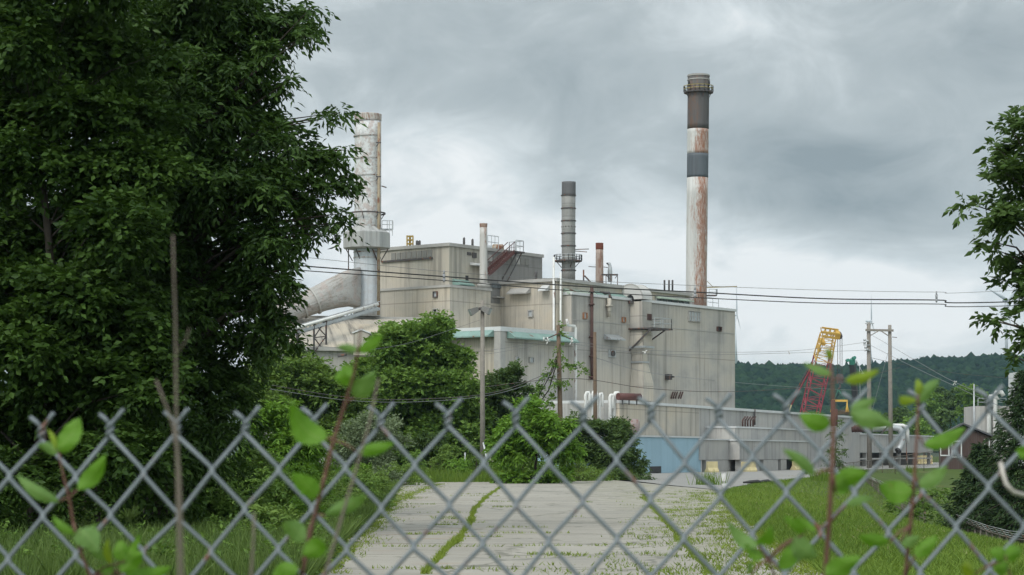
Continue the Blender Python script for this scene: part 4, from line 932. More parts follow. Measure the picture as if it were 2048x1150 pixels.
# duct sweeping up into the white stack
dk = T('flue_duct', 'huge curved grey flue duct sweeping up into the white stack', 'duct', P(600, 640, 196))
def ell(x, y, D_, rw, rz, tl=0.0, n=24):
    c = P(x, y, D_); q = []
    for k in range(n):
        t = 2 * math.pi * k / n; cs, sn = math.cos(t), math.sin(t)
        sg = lambda a, p: math.copysign(abs(a) ** p, a)
        pw = 1 - .62 * max(0, tl)
        q.append(c + V(-.35 * tl * 0, 0, 0) + V(.35, -.94, 0) * rw * sg(cs, pw) + V(-.42 * (1 - max(0, tl)), 0, .9 + .1 * max(0, tl)) * rz * sg(sn, pw))
    return q
mb = MB(); sc_ = 200 / F
mb.loft([ell(548, 632, 197, 1.05, 1.1), ell(580, 620, 198, 1.1, 1.15), ell(612, 608, 199, 1.15, 1.2), ell(640, 597, 199.6, 1.2, 1.3), ell(665, 587, 200.4, 1.15, 1.5, .25), ell(692, 578, 201.3, 1.1, 1.75, .6), ell(716, 575, 202.2, 1.05, 1.95, 1.0)])
mb.build('duct_shell', stack('stained duct sheet', (.36, .35, .33), .55, seed=33.0, peel=.35, rustc=(.12, .10, .075)), dk)
mb = MB()
for (x, y, D_, a, b_) in ((601, 612, 198.6, 1.28, 1.32), (627, 602, 199.3, 1.3, 1.38), (566, 626, 197.5, 1.22, 1.26)):
    r1 = ell(x, y, D_, a, b_); r2 = [p + V(.12, .02, .05) for p in r1]; mb.loft([r1, r2], smooth=False)
mb.build('flange', TRIM, dk)
# inclined pipe rack below it
rk = T('pipe_rack', 'inclined rack carrying a pale pipe up to the white stack', 'pipe rack', P(640, 690, 190))
mb = MB(); a, b = P(575, 661, 189.5), P(756, 608, 200)
mb.tube([a, b], .15, 8); mb.build('pipe', WHITE, rk)
mb = MB(); mb.bar(a - V(0, 0, .4), b - V(0, 0, .4), .12, .25); mb.bar(a + V(.1, .8, -.4), b + V(.1, .8, -.4), .12, .25)
for k in range(22):
    q = a.lerp(b, k / 22); r_ = a.lerp(b, (k + .5) / 22); mb.bar(q - V(0, 0, .35), r_ + V(.1, .8, .25), .07)
mb.bar(a + V(.1, .8, .3), b + V(.1, .8, .3), .08); mb.build('truss', STEEL, rk)
for x0, x1, xb in ((626, 650, 0), (593, 596, 0)):
    mb = MB(); t0 = (x0 - 575) / 181; t1 = (x1 - 575) / 181; q0 = a.lerp(b, t0); q1 = a.lerp(b, t1); f0 = V(q0.x, q0.y, 11); f1 = V(q1.x, q1.y, 11)
    mb.bar(q0, f0, .16); mb.bar(q1, f1, .16)
    if x1 - x0 > 10:
        for k in range(2): mb.bar(f0.lerp(q0, k / 2), f1.lerp(q1, (k + 1) / 2), .08); mb.bar(f1.lerp(q1, k / 2), f0.lerp(q0, (k + 1) / 2), .08); mb.bar(f0.lerp(q0, (k + 1) / 2), f1.lerp(q1, (k + 1) / 2), .09)
    mb.build('trestle', STEEL_DARK, rk)
# slim pale stack with rust
D = 208; s2 = T('smokestack', 'slim pale stack with rust near its foot, before the roof stair', 'chimney', P(967, 572, D))
shaft(967, 455, 572, D, 15, 16, stack('pale slim stack paint', (.48, .465, .44), .25, u0=1.45, uw=.5, seed=51.0), s2)
shaft(967, 447, 455, D, 16, 15, stack('rust capped stack', (.35, .28, .23), .95, seed=7.0), s2, 'rim')
mb = MB(); mb.cyl(P(967, 574, D), .35, .62, n=16); mb.build('base_collar', TRIM, s2)
# grey ribbed stack with a ring deck
D = 216; s3 = T('smokestack', 'grey hooped stack with a railed ring platform', 'chimney', P(1136, 562, D))
S_GREY = stack('grey segmented stack', (.27, .268, .255), .05, ring=1.315, seed=3.0)
shaft(1137, 391, 562, D, 28, 27, S_GREY, s3)
shaft(1137.5, 364, 391, D, 28, 28, stack('sooty stack crown', (.105, .105, .11), .05, seed=21.0), s3, 'sooty_crown')
mb = MB()
for y in (391, 417, 442, 467, 492, 541): hoop(MB(), P(1137, y, D), 13.9 * D / F, .10, .07).build('hoop', STEEL_DARK, s3)
deck(s3, P(1136, 521, D), 13.5 * D / F, 28 * D / F, .55)
mb = MB(); mb.bar(P(1150, 499, D), P(1178, 498, D), .08); mb.bar(P(1150, 502, D), P(1174, 504, D), .07); mb.build('sampling_arm', STEEL_DARK, s3)
mb = MB()
for k in range(7): t = math.pi * (1 + (k + .5) / 7); mb.box(P(1137, 455, D) + V(math.cos(t) * .72, math.sin(t) * .72, 0), .1, .1, .1)
mb.build('bolt', STEEL_DARK, s3)
# rusty short stack
D = 221; s4 = T('smokestack', 'short stack streaked orange with a dark rust cap', 'chimney', P(1199, 569, D))
shaft(1199, 499, 569, D, 15, 16, stack('pinkish rusting paint', (.42, .33, .28), .55, u0=1.5, uw=.5, seed=61.0), s4)
shaft(1199, 486, 499, D, 15.5, 15.5, plain('dark rust cap', (.17, .05, .03), .8, var=.4), s4, 'rim')
mb = MB(); mb.bar(P(1177, 533, D), P(1191, 534, D), .07); mb.bar(P(1207, 534, D), P(1216, 535, D), .07); mb.build('sampling_arm', STEEL_DARK, s4)
# gooseneck vent and its stand
gn = T('gooseneck_vent', 'grey gooseneck vent on a steel stand beside the rusty short stack', 'vent', P(1220, 569, 221))
mb = MB(); D = 221
mb.tube([P(1220, 564, D), P(1220, 561, D), P(1220, 541, D), P(1220, 536, D), P(1220, 533, D), P(1219, 528, D), P(1216, 526.5, D)], [.18, .24, .24, .21, .17, .17, .17], 12); mb.build('vent_body', STEEL, gn)
mb = MB(); mb.tube([P(1216, 526.5, D - .01), P(1214.7, 528.5, D - .02)], [.16, .15], 10); mb.build('mouth', DARK, gn)
mb = MB()
for x in (1212, 1222, 1235):
    mb.bar(P(x, 549, D - .3), P(x, 570, D - .3), .08); mb.bar(P(x, 549, D + .6), P(x, 570, D + .6), .08)
mb.bar(P(1200, 549, D - .3), P(1236, 549, D - .3), .12); mb.bar(P(1207, 550, D + .6), P(1236, 550, D + .6), .12); mb.bar(P(1212, 550, D - .3), P(1219, 557, D - .3), .07); mb.bar(P(1235, 550, D - .3), P(1230, 557, D - .3), .07)
mb.build('stand', STEEL_DARK, gn)
# tall striped chimney
D = 233; s5 = T('smokestack', 'tallest chimney, rust streaked white with two dark bands', 'chimney', P(1392, 612, D))
xx = lambda y: 1397.3 - (y - 150) / 462 * 5.0
ru = dict(u0=4.3, uw=.95)
def seg(y0, y1, mat, name, lab=None): return shaft(xx(y1), y0, y1, D, 43.5 - (y0 - 150) / 462 * 1.5, 43.5 - (y1 - 150) / 462 * 1.5, mat, s5, name, 32, xx(y0) - xx(y1), lab)
S_STR = stack('rust streaked white chimney paint', (.52, .52, .50), .84, seed=71.0, rustc=(.19, .075, .035), **ru)
S_BAND = stack('faded dark blue grey band', (.085, .10, .115), .05, seed=31.0)
S_TOP = stack('rusty dark chimney head', (.085, .08, .08), .55, seed=91.0, u0=2.9, uw=1.2, rustc=(.10, .055, .035))
seg(356, 612, S_STR, 'shaft'); seg(308, 356, S_BAND, 'dark_band'); seg(259, 308, S_STR, 'white_band'); seg(172, 259, S_TOP, 'dark_head'); seg(150, 172, stack('grey rusty chimney lip', (.13, .12, .115), .5, seed=14.0), 'rim')
mb = MB(); hoop(mb, P(xx(152), 152, D), 21.8 * D / F, .14, .05); hoop(mb, P(xx(160), 160, D), 21.8 * D / F, .1, .05); mb.build('hoop', TRIM, s5)
deck(s5, P(xx(184), 184, D), 21 * D / F, 29.5 * D / F, .62, mat=STEEL_DARK, railm=plain('dull yellow rail', (.34, .28, .10), .7, rust=.2))
mb = MB(); c = P(xx(168), 168, D)
for sx in (-1.1, 1.12): mb.box(c + V(sx, -.55, -.3), .2, .2, .5)
mb.build('beacon', DARK, s5)
mb = MB(); c = P(1417, 592, D); mb.obox(c - V(.6, .6, 0), (1.5, 0, 0), (0, 1.2, 0), (0, 0, .1)); o = mb.build('platform', STEEL_DARK, s5)
mb = MB(); mb.rail([c + V(0, -.6, .1), c + V(.9, -.6, .1), c + V(.9, .6, .1)], .6, .7, .03); mb.build('guard_rail', STEEL, o)
mb = MB(); mb.bar(P(1413, 575, D), P(1474, 573, D), .12); mb.bar(P(1413, 561, D), P(1426, 574, D), .06); mb.build('sampling_arm', plain('ochre arm', (.30, .26, .16), .7), s5)
mb = MB(); mb.rail([B1.W(B1.fu(1414, -.8), -.8, 17.95), B1.W(B1.fu(1437, -.8), -.8, 17.95)], 1.0, 1.2, .03); tag(mb.build('guard_rail', STEEL), 'short steel guard rail at the chimney foot on the roof edge', 'railing')

# ------------------------------------------------------------------ low buildings in front
B2 = Fr((10.03, 195), (.385, .923))
low = T('factory_building', 'long low grey sheet building in front of the tall wall', 'factory', B2.W(45, 0, 0))
ul = B2.fu(1238, 0)
mb = MB(); B2.block(mb, ul, 96, 0, 16, 0, 6.45); mb.build('wall', WALL_PALE, low)
mb = MB(); B2.block(mb, ul - .05, B2.fu(1398, -.05), -.06, .3, 0, 6.4); mb.build('tan_front', WALL_TAN, low)
mb = MB(); B2.block(mb, ul, 96.2, -.25, 16, 6.44, 6.7); mb.build('roof_edge', TRIM_PALE, low)
riser(B2, low, 1505, 818, 850, 0, .12, STEEL_DARK, 'downpipe')
for k in range(5):
    x = 1480 + k * 5.2; u, z_ = B2.fp(x, 853, -.6); p = B2.W(u, -.9, z_); h = 12 / F * p.y
    mb = MB(); mb.tube([p, p + V(0, 0, h), p + B2.u * 1.0 + V(0, 0, h + .42)], .09, 8); mb.build('exhaust_stub', RUST, low)
sl_ = T('loading_shed', 'low grey shed with pale roof line, in front of the bent exhausts', 'shed', B2.W(40, -6, 0))
ua_, za_ = B2.fp(1470, 855, -3.2); ub_, zb_ = B2.fp(1626, 867, -3.2)
mb = MB(); B2.block(mb, ua_, ub_, -3.2, 0, 0, za_); mb.build('wall', WALL_PALE, sl_)
mb = MB(); B2.block(mb, ua_ - .1, ub_ + .1, -3.35, .0, za_ - .02, za_ + .12); mb.build('roof_edge', TRIM_PALE, sl_)
def dock(label, x0, y0, x1, y1, v, depth, skirts):
    ua_, za_ = B2.fp(x0, y0, v); ub_, zb_ = B2.fp(x1, y1, v); z1 = (za_ + zb_) / 2
    t = T('loading_shed', label, 'shed', B2.W((ua_ + ub_) / 2, v, 0))
    mb = MB(); B2.block(mb, ua_, ub_, v, v + depth, 1.15, z1); mb.build('wall', WALL_PALE, t)
    mb = MB(); B2.block(mb, ua_ - .1, ub_ + .1, v - .12, v + depth, z1 - .02, z1 + .1); mb.build('roof_edge', TRIM_PALE, t)
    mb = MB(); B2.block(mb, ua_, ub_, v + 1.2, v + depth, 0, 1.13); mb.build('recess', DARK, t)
    for a_, b_ in skirts: u0 = B2.fu(a_, v + .05); u1 = B2.fu(b_, v + .05); B2.block(MB(), u0, u1, v + .05, v + .6, 0, 1.13).build('plinth', TRIM, t)
    return t
dock('low grey wall with a dark gap beneath, right of the blue shed', 1401, 880, 1480, 880, -6.5, 6, [(1412, 1470)])
dock('flat topped grey dock shed with gaps under it, by the yellow barriers', 1479, 885, 1617, 880, -7.6, 7, [(1481, 1519), (1527, 1556), (1562, 1573), (1602, 1616)])
# right-hand low buildings, beyond the wooden poles
pr0, pr1 = P(1640, 868, 268), P(1866, 877, 330)
B3 = Fr((pr0.x, pr0.y), (pr1.x - pr0.x, pr1.y - pr0.y)); Lr = (pr1 - pr0).to_2d().length
bl = T('loading_shed', 'long pale low shed with dark open bays behind the wooden poles', 'shed', B3.W(Lr / 2, 0, 0))
mb = MB(); B3.block(mb, 0, Lr, 0, 14, 1.85, 4.35); mb.build('wall', WALL_PALE, bl)
mb = MB(); B3.block(mb, 0, Lr, -.15, 14, 4.33, 4.5); mb.build('roof_edge', TRIM_PALE, bl)
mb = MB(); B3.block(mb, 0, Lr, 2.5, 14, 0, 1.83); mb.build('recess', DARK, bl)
mb = MB()
for x in (1640, 1662, 1700, 1732, 1765, 1800, 1832, 1860): u = B3.fu(x, .1); B3.block(mb, u, u + .4, .1, .6, 0, 1.84)
B3.block(mb, 20, Lr, .12, .3, .9, 1.1); mb.build('bay_post', TRIM, bl)
mb = MB(); u = B3.fu(1722, 3); B3.block(mb, 2, Lr * .5, 3, 14, 4.4, 6.6); mb.build('rear_storey', WALL_PALE, bl)
el = MB(); c = P(1708, 864, 276)
for k in range(5): q = c + V(k * .36, 0, 0); h = 1.05 - .12 * abs(k - 2.5); el.tube([q, q + V(-.12, 0, h * .7), q + V(.25, 0, h)], [.3, .26, .2], 8)
tag(el.build('fan_cowl', RUST), 'cluster of rusty fan cowls on the low shed roof', 'vent')
pp = T('process_pipe', 'fat silver pipe with a drooping elbow over the low shed roof', 'pipe', P(1780, 870, 280))
D = 282; mb = MB(); mb.tube([P(1746, 858, D), P(1788, 855, D), P(1798, 857, D), P(1804, 864, D), P(1805, 876, D), P(1804, 888, D), P(1799, 897, D), P(1795, 901, D)], [.42, .42, .42, .42, .42, .42, .42, .42], 14); mb.build('pipe_run', STEEL, pp)
mb = MB(); mb.tube([P(1770, 851, D + 1), P(1805, 851, D + 1), P(1813, 854, D + 1), P(1815, 862, D + 1), P(1815, 885, D + 1)], .26, 12); mb.build('upper_pipe', WHITE, pp)
mb = MB(); mb.tube([P(1798, 900, D - .1), P(1794.5, 903, D - .2)], [.44, .46], 14); mb.build('pipe_mouth', DARK, pp)
mb = MB(); mb.bar(P(1762, 868, D - .4), P(1780, 847, D - .4), .14); mb.bar(P(1813, 885, D), P(1813, 925, D), .1); mb.build('pipe_prop', STEEL_DARK, pp)
vp = MB(); p = P(1667, 850, 236); vp.tube([P(1666, 852, 236), P(1666, 800, 236)], .24, 10); vp.tube([P(1673, 852, 238), P(1673, 818, 238)], .14, 8)
tag(vp.build('vent_pipe', RED_DARK), 'thick brown vent pipe on the low roof, right of the crane boom', 'vent pipe')

# blue shed
bs0, bs1 = P(1262, 900, 180), P(1402, 900, 197)
B4 = Fr((bs0.x, bs0.y), (bs1.x - bs0.x, bs1.y - bs0.y)); Ls = (bs1 - bs0).to_2d().length
bsd = T('blue_shed', 'light blue ribbed metal shed half hidden by the dark bush', 'shed', B4.W(Ls / 2, 0, 0))
mb = MB(); B4.block(mb, 0, Ls, 0, 9, 0, 3.22); mb.build('wall', WALL_BLUE, bsd)
mb = MB(); B4.block(mb, -.1, Ls + .1, -.12, 9.1, 3.2, 3.34); mb.build('roof', TRIM_PALE, bsd)
mb = MB(); B4.block(mb, Ls - .1, Ls + .06, -.06, .1, 0, 3.19); mb.build('corner_trim', TRIM_PALE, bsd)
mb = MB(); u0 = B4.fu(1300, -.03); u1 = B4.fu(1322, -.03); B4.block(mb, u0, u1, -.05, .2, 0, .62); mb.build('opening', DARK, bsd)

# pipes and red drum on the low roof left of the shed
for k, (x, y0, y1, rr_, wd, D_) in enumerate([(1171, 784, 822, .15, 8, 193), (1185, 783, 825, .17, 8, 193.5), (1199, 786, 815, .12, 6, 194), (1220, 789, 826, .17, 6, 194.5), (1229, 785, 828, .20, 8, 195)]):
    mb = MB(); a = P(x, y1 + 25, D_); b = P(x, y0 + 6, D_); w_ = wd * D_ / F
    mb.tube([a, b, b + V(w_ * .3, 0, .22), b + V(w_ * .8, .1, .25), b + V(w_, .1, .05), b + V(w_, .1, -1.0)], rr_, 10)
    tag(mb.build('lagged_pipe', WHITE), ['white bent pipe nearest the ivy pole, on the low roof', 'thick white bent pipe just left of the brown pole', 'slim white bent pipe right behind the brown pole', 'white bent pipe between the brown pole and the red drum', 'thickest white bent pipe touching the red drum'][k], 'pipe', 'white bent pipes before the grey wall')
dr = T('red_drum', 'horizontal red brown drum with a white end on the low roof', 'tank', P(1258, 803, 194))
mb = MB(); a, b = P(1236, 793, 194), P(1280, 794, 195.5); mb.tube([a, b], .33, 18); mb.build('shell', RED_DARK, dr)
mb = MB(); e_ = (b - a).normalized(); mb.tube([b, b + e_ * .08, b + e_ * .2, b + e_ * .24], [.32, .28, .15, .03], 14); mb.build('end_cap', WHITE, dr)
mb = MB()
for t in (.2, .5, .85): q = a.lerp(b, t); mb.bar(q, q - V(0, 0, .75), .12)
mb.build('cradle', STEEL_DARK, dr)
tk = T('rust_tank', 'small grey tank with rusty end beside the blue shed roof', 'tank', P(1262, 868, 186))
mb = MB(); mb.tube([P(1246, 851, 186), P(1248, 851, 186), P(1276, 852, 186), P(1279, 852, 186)], [.45, .62, .62, .4], 16); mb.build('shell', plain('pinkish rusty tank', (.25, .20, .19), .8, var=.3, rust=.3), tk)
mb = MB(); mb.box(P(1262, 871, 186), 1.2, .8, .6); mb.build('cradle', STEEL_DARK, tk)
# yellow concrete barriers
def barrier(label, x, y, w_, h, turn=0.0, group='yellow concrete barriers in the yard'):
    c = G(x, y); Lh = w_ * c.y / F / 2; d_ = V(math.cos(turn), math.sin(turn), 0); n_ = V(-d_.y, d_.x, 0)
    pr = [(-.34, 0), (.34, 0), (.34, .14), (.16, .42), (.11, h), (-.11, h), (-.16, .42), (-.34, .14)]
    mb = MB(); mb.prism([c - d_ * Lh + n_ * a + V(0, 0, .02 + b) for a, b in pr], d_ * 2 * Lh)
    return tag(mb.build('concrete_barrier', YELLOW_PALE), label, 'barrier', group)
barrier('chipped yellow barrier nearest the blue shed', 1424, 945, 24, 1.0, .5)
barrier('yellow barrier before the grey dock wall, second from the shed', 1497, 943.5, 34, .95, .6)
barrier('yellow barrier at the far end of the dock shed', 1592, 940.5, 22, .95, .9)
for k, (x, w_) in enumerate([(1764, 26), (1793, 32), (1826, 33), (1853, 24)]):
    barrier(['pale yellow barrier right of the right wooden pole', 'yellow barrier with a faded white arrow', 'yellow barrier third along the row before the hut', 'yellow barrier nearest the brown hut'][k], x, 928.5, w_, 1.4, .12)
mb = MB(); c = G(1793, 928.5); c = c + V(-.1, -.5, .95)
mb.prism([c + V(-.7, 0, 0), c + V(-.25, 0, .3), c + V(-.25, 0, .12), c + V(.7, 0, .12), c + V(.7, 0, -.12), c + V(-.25, 0, -.12), c + V(-.25, 0, -.3)], (0, .1, 0))
arrow = mb.build('arrow_mark', TRIM_PALE, bpy.data.objects['concrete_barrier.004'])
# debris on the asphalt edge
for (x, y, L_, lb) in [(1508, 967, .9, 'longer dark strip of torn rubber on the asphalt'), (1531, 966, .6, 'shorter dark strip of torn rubber on the asphalt')]:
    c = G(x, y); mb = MB(); mb.tube([c + V(-L_ / 1.4, 0, .06), c + V(-L_ / 4, .1, .10), c + V(L_ / 4, 0, .12), c + V(L_ / 1.5, .1, .05)], [.05, .09, .11, .04], 8); tag(mb.build('rubber_strip', BLACKW), lb, 'debris', 'rubber scraps on the asphalt')
for (x, y, lb, w_, h) in [(1447, 962, 'small white post on a dark foot at the asphalt edge', .26, .5), (1455, 977, 'tilted white concrete lump at the lawn corner', .34, .26)]:
    c = G(x, y); mb = MB(); tl = .12 if h < .5 else 0
    mb.prism([c + V(-w_ / 2, 0, 0), c + V(w_ / 2, 0, 0), c + V(w_ / 2 - tl, 0, h), c + V(-w_ / 2 - tl, 0, h * .9)], (0, .3, 0)); tag(mb.build('concrete_lump', WHITE), lb, 'debris')

# brown hut and tank house at the right
hut = T('brown_hut', 'brown boarded hut with low gable roof and white framed windows', 'hut', P(1935, 926, 232) * 1)
D = 232; x0, x1, xm = P(1882, 926, D).x, P(1982, 926, D).x, P(1921, 926, D).x; ze, zr = P(0, 874, D).z, P(0, 849, D).z
mb = MB(); mb.prism([V(x0, D, 0), V(x1, D, 0), V(x1, D, ze), V((x0 + x1) / 2 - .4, D, zr - .15), V(x0, D, ze)], (1.2, 7, 0)); mb.build('wall', WALL_BROWN, hut)
mb = MB(); cxm = (x0 + x1) / 2 - .4
mb.prism([V(x0 - .5, D - .4, ze - .15), V(cxm, D - .4, zr), V(x1 + .5, D - .4, ze - .15), V(x1 + .5, D - .4, ze + .05), V(cxm, D - .4, zr + .2), V(x0 - .5, D - .4, ze + .05)], (1.3, 7.8, 0)); mb.build('roof', plain('grey shingles', (.085, .085, .095), .9, var=.3), hut)
for (xa, xb, ya, yb) in [(1880, 1899, 882, 912), (1903, 1924, 881, 915), (1968, 1980, 878, 912)]:
    a, b = P(xa, yb, D - .05), P(xb, ya, D - .05); mb = MB(); w_ = .13
    mb.obox(a, (b.x - a.x, 0, 0), (0, .12, 0), (0, 0, w_)); mb.obox(V(a.x, a.y, b.z - w_), (b.x - a.x, 0, 0), (0, .12, 0), (0, 0, w_))
    for q in (a.x, b.x - w_): mb.obox(V(q, a.y + .01, a.z), (w_, 0, 0), (0, .12, 0), (0, 0, b.z - a.z))
    o = mb.build('window', TRIM_PALE, hut); mb = MB(); mb.obox(a + V(.05, .06, .05), (b.x - a.x - .1, 0, 0), (0, .12, 0), (0, 0, b.z - a.z - .1)); mb.build('pane', GLASS, o)
th = T('tank_house', 'grey tank house with white pipes behind the brown hut', 'building', P(1995, 906, 300) * 1)
D = 300; a, b = P(1952, 800, D), P(2030, 800, D)
mb = MB(); mb.obox(V(a.x, D, 0), (b.x - a.x, 0, 0), (0, 8, 0), (0, 0, P(0, 812, D).z)); mb.build('wall', WALL_PALE, th)
mb = MB(); q = P(2036, 744, D + 3); mb.obox(V(q.x - .2, D + 3, 0), (4, 0, 0), (0, 5, 0), (0, 0, q.z)); mb.build('tower', TRIM_PALE, th)
for x, y in ((1978, 800), (1990, 792)):
    mb = MB(); q = P(x, y, D - .6); mb.tube([V(q.x, q.y, 0), V(q.x, q.y, q.z), V(q.x + .2, q.y, q.z + .5), V(q.x + .9, q.y, q.z + .55), V(q.x + 1.2, q.y, q.z)], .33, 10); mb.build('pipe', WHITE, th)
mb = MB(); q = P(1970, 800, D); mb.rail([V(q.x - 1, D, P(0, 812, D).z), V(q.x + 3, D, P(0, 812, D).z)], 1.1, 1.2, .04); mb.build('guard_rail', STEEL, th)

# ------------------------------------------------------------------ cranes
cr = T('lattice_crane', 'crane with a yellow and red lattice boom behind the low roof', 'crane', V(*P(1607, 906, 320).xy, 0))
D = 320; bt, tp = P(1604, 895, D), P(1656, 672, D - 8)
ax = (tp - bt).normalized(); sx = V(1, 0, 0); sx = (sx - ax * sx.dot(ax)).normalized(); sy = ax.cross(sx); L_ = (tp - bt).length
def lattice(name, t0, t1, mat, w0, w1, nb, parent):
    mb = MB()
    def cor(t, k):
        w_ = w0 + (w1 - w0) * (t - t0) / (t1 - t0); return bt + ax * L_ * t + sx * w_ * (1 if k in (1, 2) else -1) / 2 + sy * w_ * (1 if k > 1 else -1) / 2
    for k in range(4): mb.bar(cor(t0, k), cor(t1, k), .14)
    for i in range(nb):
        ta, tb = t0 + (t1 - t0) * i / nb, t0 + (t1 - t0) * (i + 1) / nb
        for k in range(4):
            k2 = (k + 1) % 4; mb.bar(cor(ta, k if i % 2 else k2), cor(tb, k2 if i % 2 else k), .07)
            if i % 4 == 0: mb.bar(cor(ta, k), cor(ta, k2), .10)
    return mb.build(name, mat, parent)
sp = .795
lattice('lower_boom', 0.02, sp, REDC, 2.45, 2.35, 16, cr); lattice('upper_boom', sp + .005, 1.0, YELLOW, 2.35, 2.0, 7, cr)
mb = MB(); q = tp
for s_ in (-.9, .75):
    mb.obox(q - sx * 1.0 + sy * s_, sx * 2.3, sy * .15, ax * .32); mb.obox(q - sx * 1.0 + sy * s_ + ax * .75, sx * 2.5, sy * .15, ax * .25)
    for k in range(7): mb.bar(q + sx * (-.95 + k * .36) + sy * (s_ + .08) + ax * .2, q + sx * (-1.1 + (k + (1 if k % 2 else -.2)) * .36) + sy * (s_ + .08) + ax * .9, .12)
mb.obox(q - sx * 1.1 - sy * .9 - ax * 2.4, sx * .35, sy * 1.8, ax * .5); mb.obox(q - sx * 1.0 - sy * .9 - ax * 1.2, sx * .7, sy * 1.8, ax * .4); mb.obox(q + sx * 1.05 - sy * .8, sx * .6, sy * 1.6, ax * .8); mb.build('boom_head', YELLOW, cr)
mb = MB(); wheel = q + sx * 1.6 + ax * .35
mb.tube([wheel - sy * .5, wheel + sy * .5], .45, 16); mb.build('sheave', STEEL_DARK, cr)
for k, dx in enumerate((-.3, .05, .35)):
    mb = MB(); h0 = wheel + V(dx + .1, 0, 0); mb.tube([h0, V(h0.x, h0.y, P(0, 752, D).z)], .045, 5); mb.build('hoist_rope', STEEL_DARK, cr)
hb = V(wheel.x + .1, wheel.y, P(0, 752, D).z); mb = MB(); mb.box(hb - V(0, 0, 1.4), .9, .5, 1.4); mb.tube([hb - V(0, .3, .5), hb + V(0, .3, -.5)], .55, 14); mb.tube([hb - V(0, 0, 1.4), hb - V(-.1, 0, 1.9), hb - V(.2, 0, 2.3)], .14, 8); hk = mb.build('hook_block', STEEL_DARK, cr)
mb = MB(); zl = P(0, 804, D).z
for sx_ in (-.9, .9): mb.tube([hb - V(.2, 0, 2.3), V(hb.x + sx_, hb.y, zl)], .06, 6)
mb.build('sling', CRGREEN, hk)
mb = MB(); mb.bar(V(hb.x - 1.2, hb.y, zl), V(hb.x + 1.2, hb.y, zl), .25, .3)
for sx_ in (-1.1, 1.1): mb.tube([V(hb.x + sx_, hb.y, zl), V(hb.x + sx_, hb.y, zl - .8), V(hb.x + sx_, hb.y, zl - 1.7)], [.08, .12, .34], 8)
mb.build('spreader_beam', YELLOW, hk)
for k, (xa, ya, xb, yb) in enumerate([(1650, 676, 1566, 830), (1646, 690, 1572, 830)]):
    mb = MB(); a = P(xa, ya, D - 7); b = P(xb, yb, D); mb.tube([a, a.lerp(b, .35)], .05, 5); mb.bar(a.lerp(b, .3), a.lerp(b, .85), .16); mb.build('pendant_line', REDC if k else STEEL_DARK, cr)
    mb = MB(); mb.tube([a.lerp(b, .85), b - V(2, 0, 6)], .12, 6); mb.build('pendant_rope', YELLOW_PALE, cr)
c = V(*P(1607, 906, 320).xy, 0)
mb = MB(); mb.box(c + V(-2, 0, 1.3), 7, 3.4, 2.4); mb.build('cab_body', REDC, cr)
mb = MB()
for sy_ in (-2.2, 2.2): mb.tube([c + V(-4, sy_, .6), c + V(4, sy_, .6)], .6, 12)
mb.build('track', STEEL_DARK, cr)
c2 = T('telescopic_crane', 'dark telescopic crane boom with a green head between crane and poles', 'crane', V(*P(1716, 906, 340).xy, 0))
D = 340; a, b = P(1719, 892, D), P(1705, 728, D - 4); ax2 = (b - a).normalized()
mb = MB(); mb.bar(a, a.lerp(b, .6), 1.0, 1.2); mb.bar(a.lerp(b, .6), b, .82, 1.0); mb.build('boom', plain('black boom paint', (.02, .022, .025), .5), c2)
mb = MB(); mb.bar(b, b + ax2 * .8, .8, 1.0); mb.tube([b + ax2 * .5 + V(-.75, -.7, .1), b + ax2 * .5 + V(-.75, .7, .1)], .26, 12); mb.tube([b + ax2 * .9 + V(.3, -.7, .1), b + ax2 * .9 + V(.3, .7, .1)], .28, 12); mb.build('boom_head', CRGREEN, c2)
mb = MB(); q = b + V(.7, -.3, -.4); mb.tube([b + V(.6, 0, .6), q + V(.9, 0, -1.0)], .05, 5); mb.box(q + V(.9, 0, -1.6), .4, .4, .6); mb.tube([q + V(.4, 0, 0), P(1721, 850, D)], .05, 5); mb.build('hoist_rope', STEEL, c2)
c = V(*P(1716, 906, 340).xy, 0); mb = MB(); mb.box(c + V(0, 0, 1.0), 7, 2.8, 1.4); mb.build('carrier', CRGREEN, c2)
mb = MB()
for q in (-2.6, -1.2, 1.4, 2.7):
    for sy_ in (-1.2, 1.2): mb.tube([c + V(q, sy_ - .2, .6), c + V(q, sy_ + .2, .6)], .6, 14)
mb.build('wheel', BLACKW, c2)

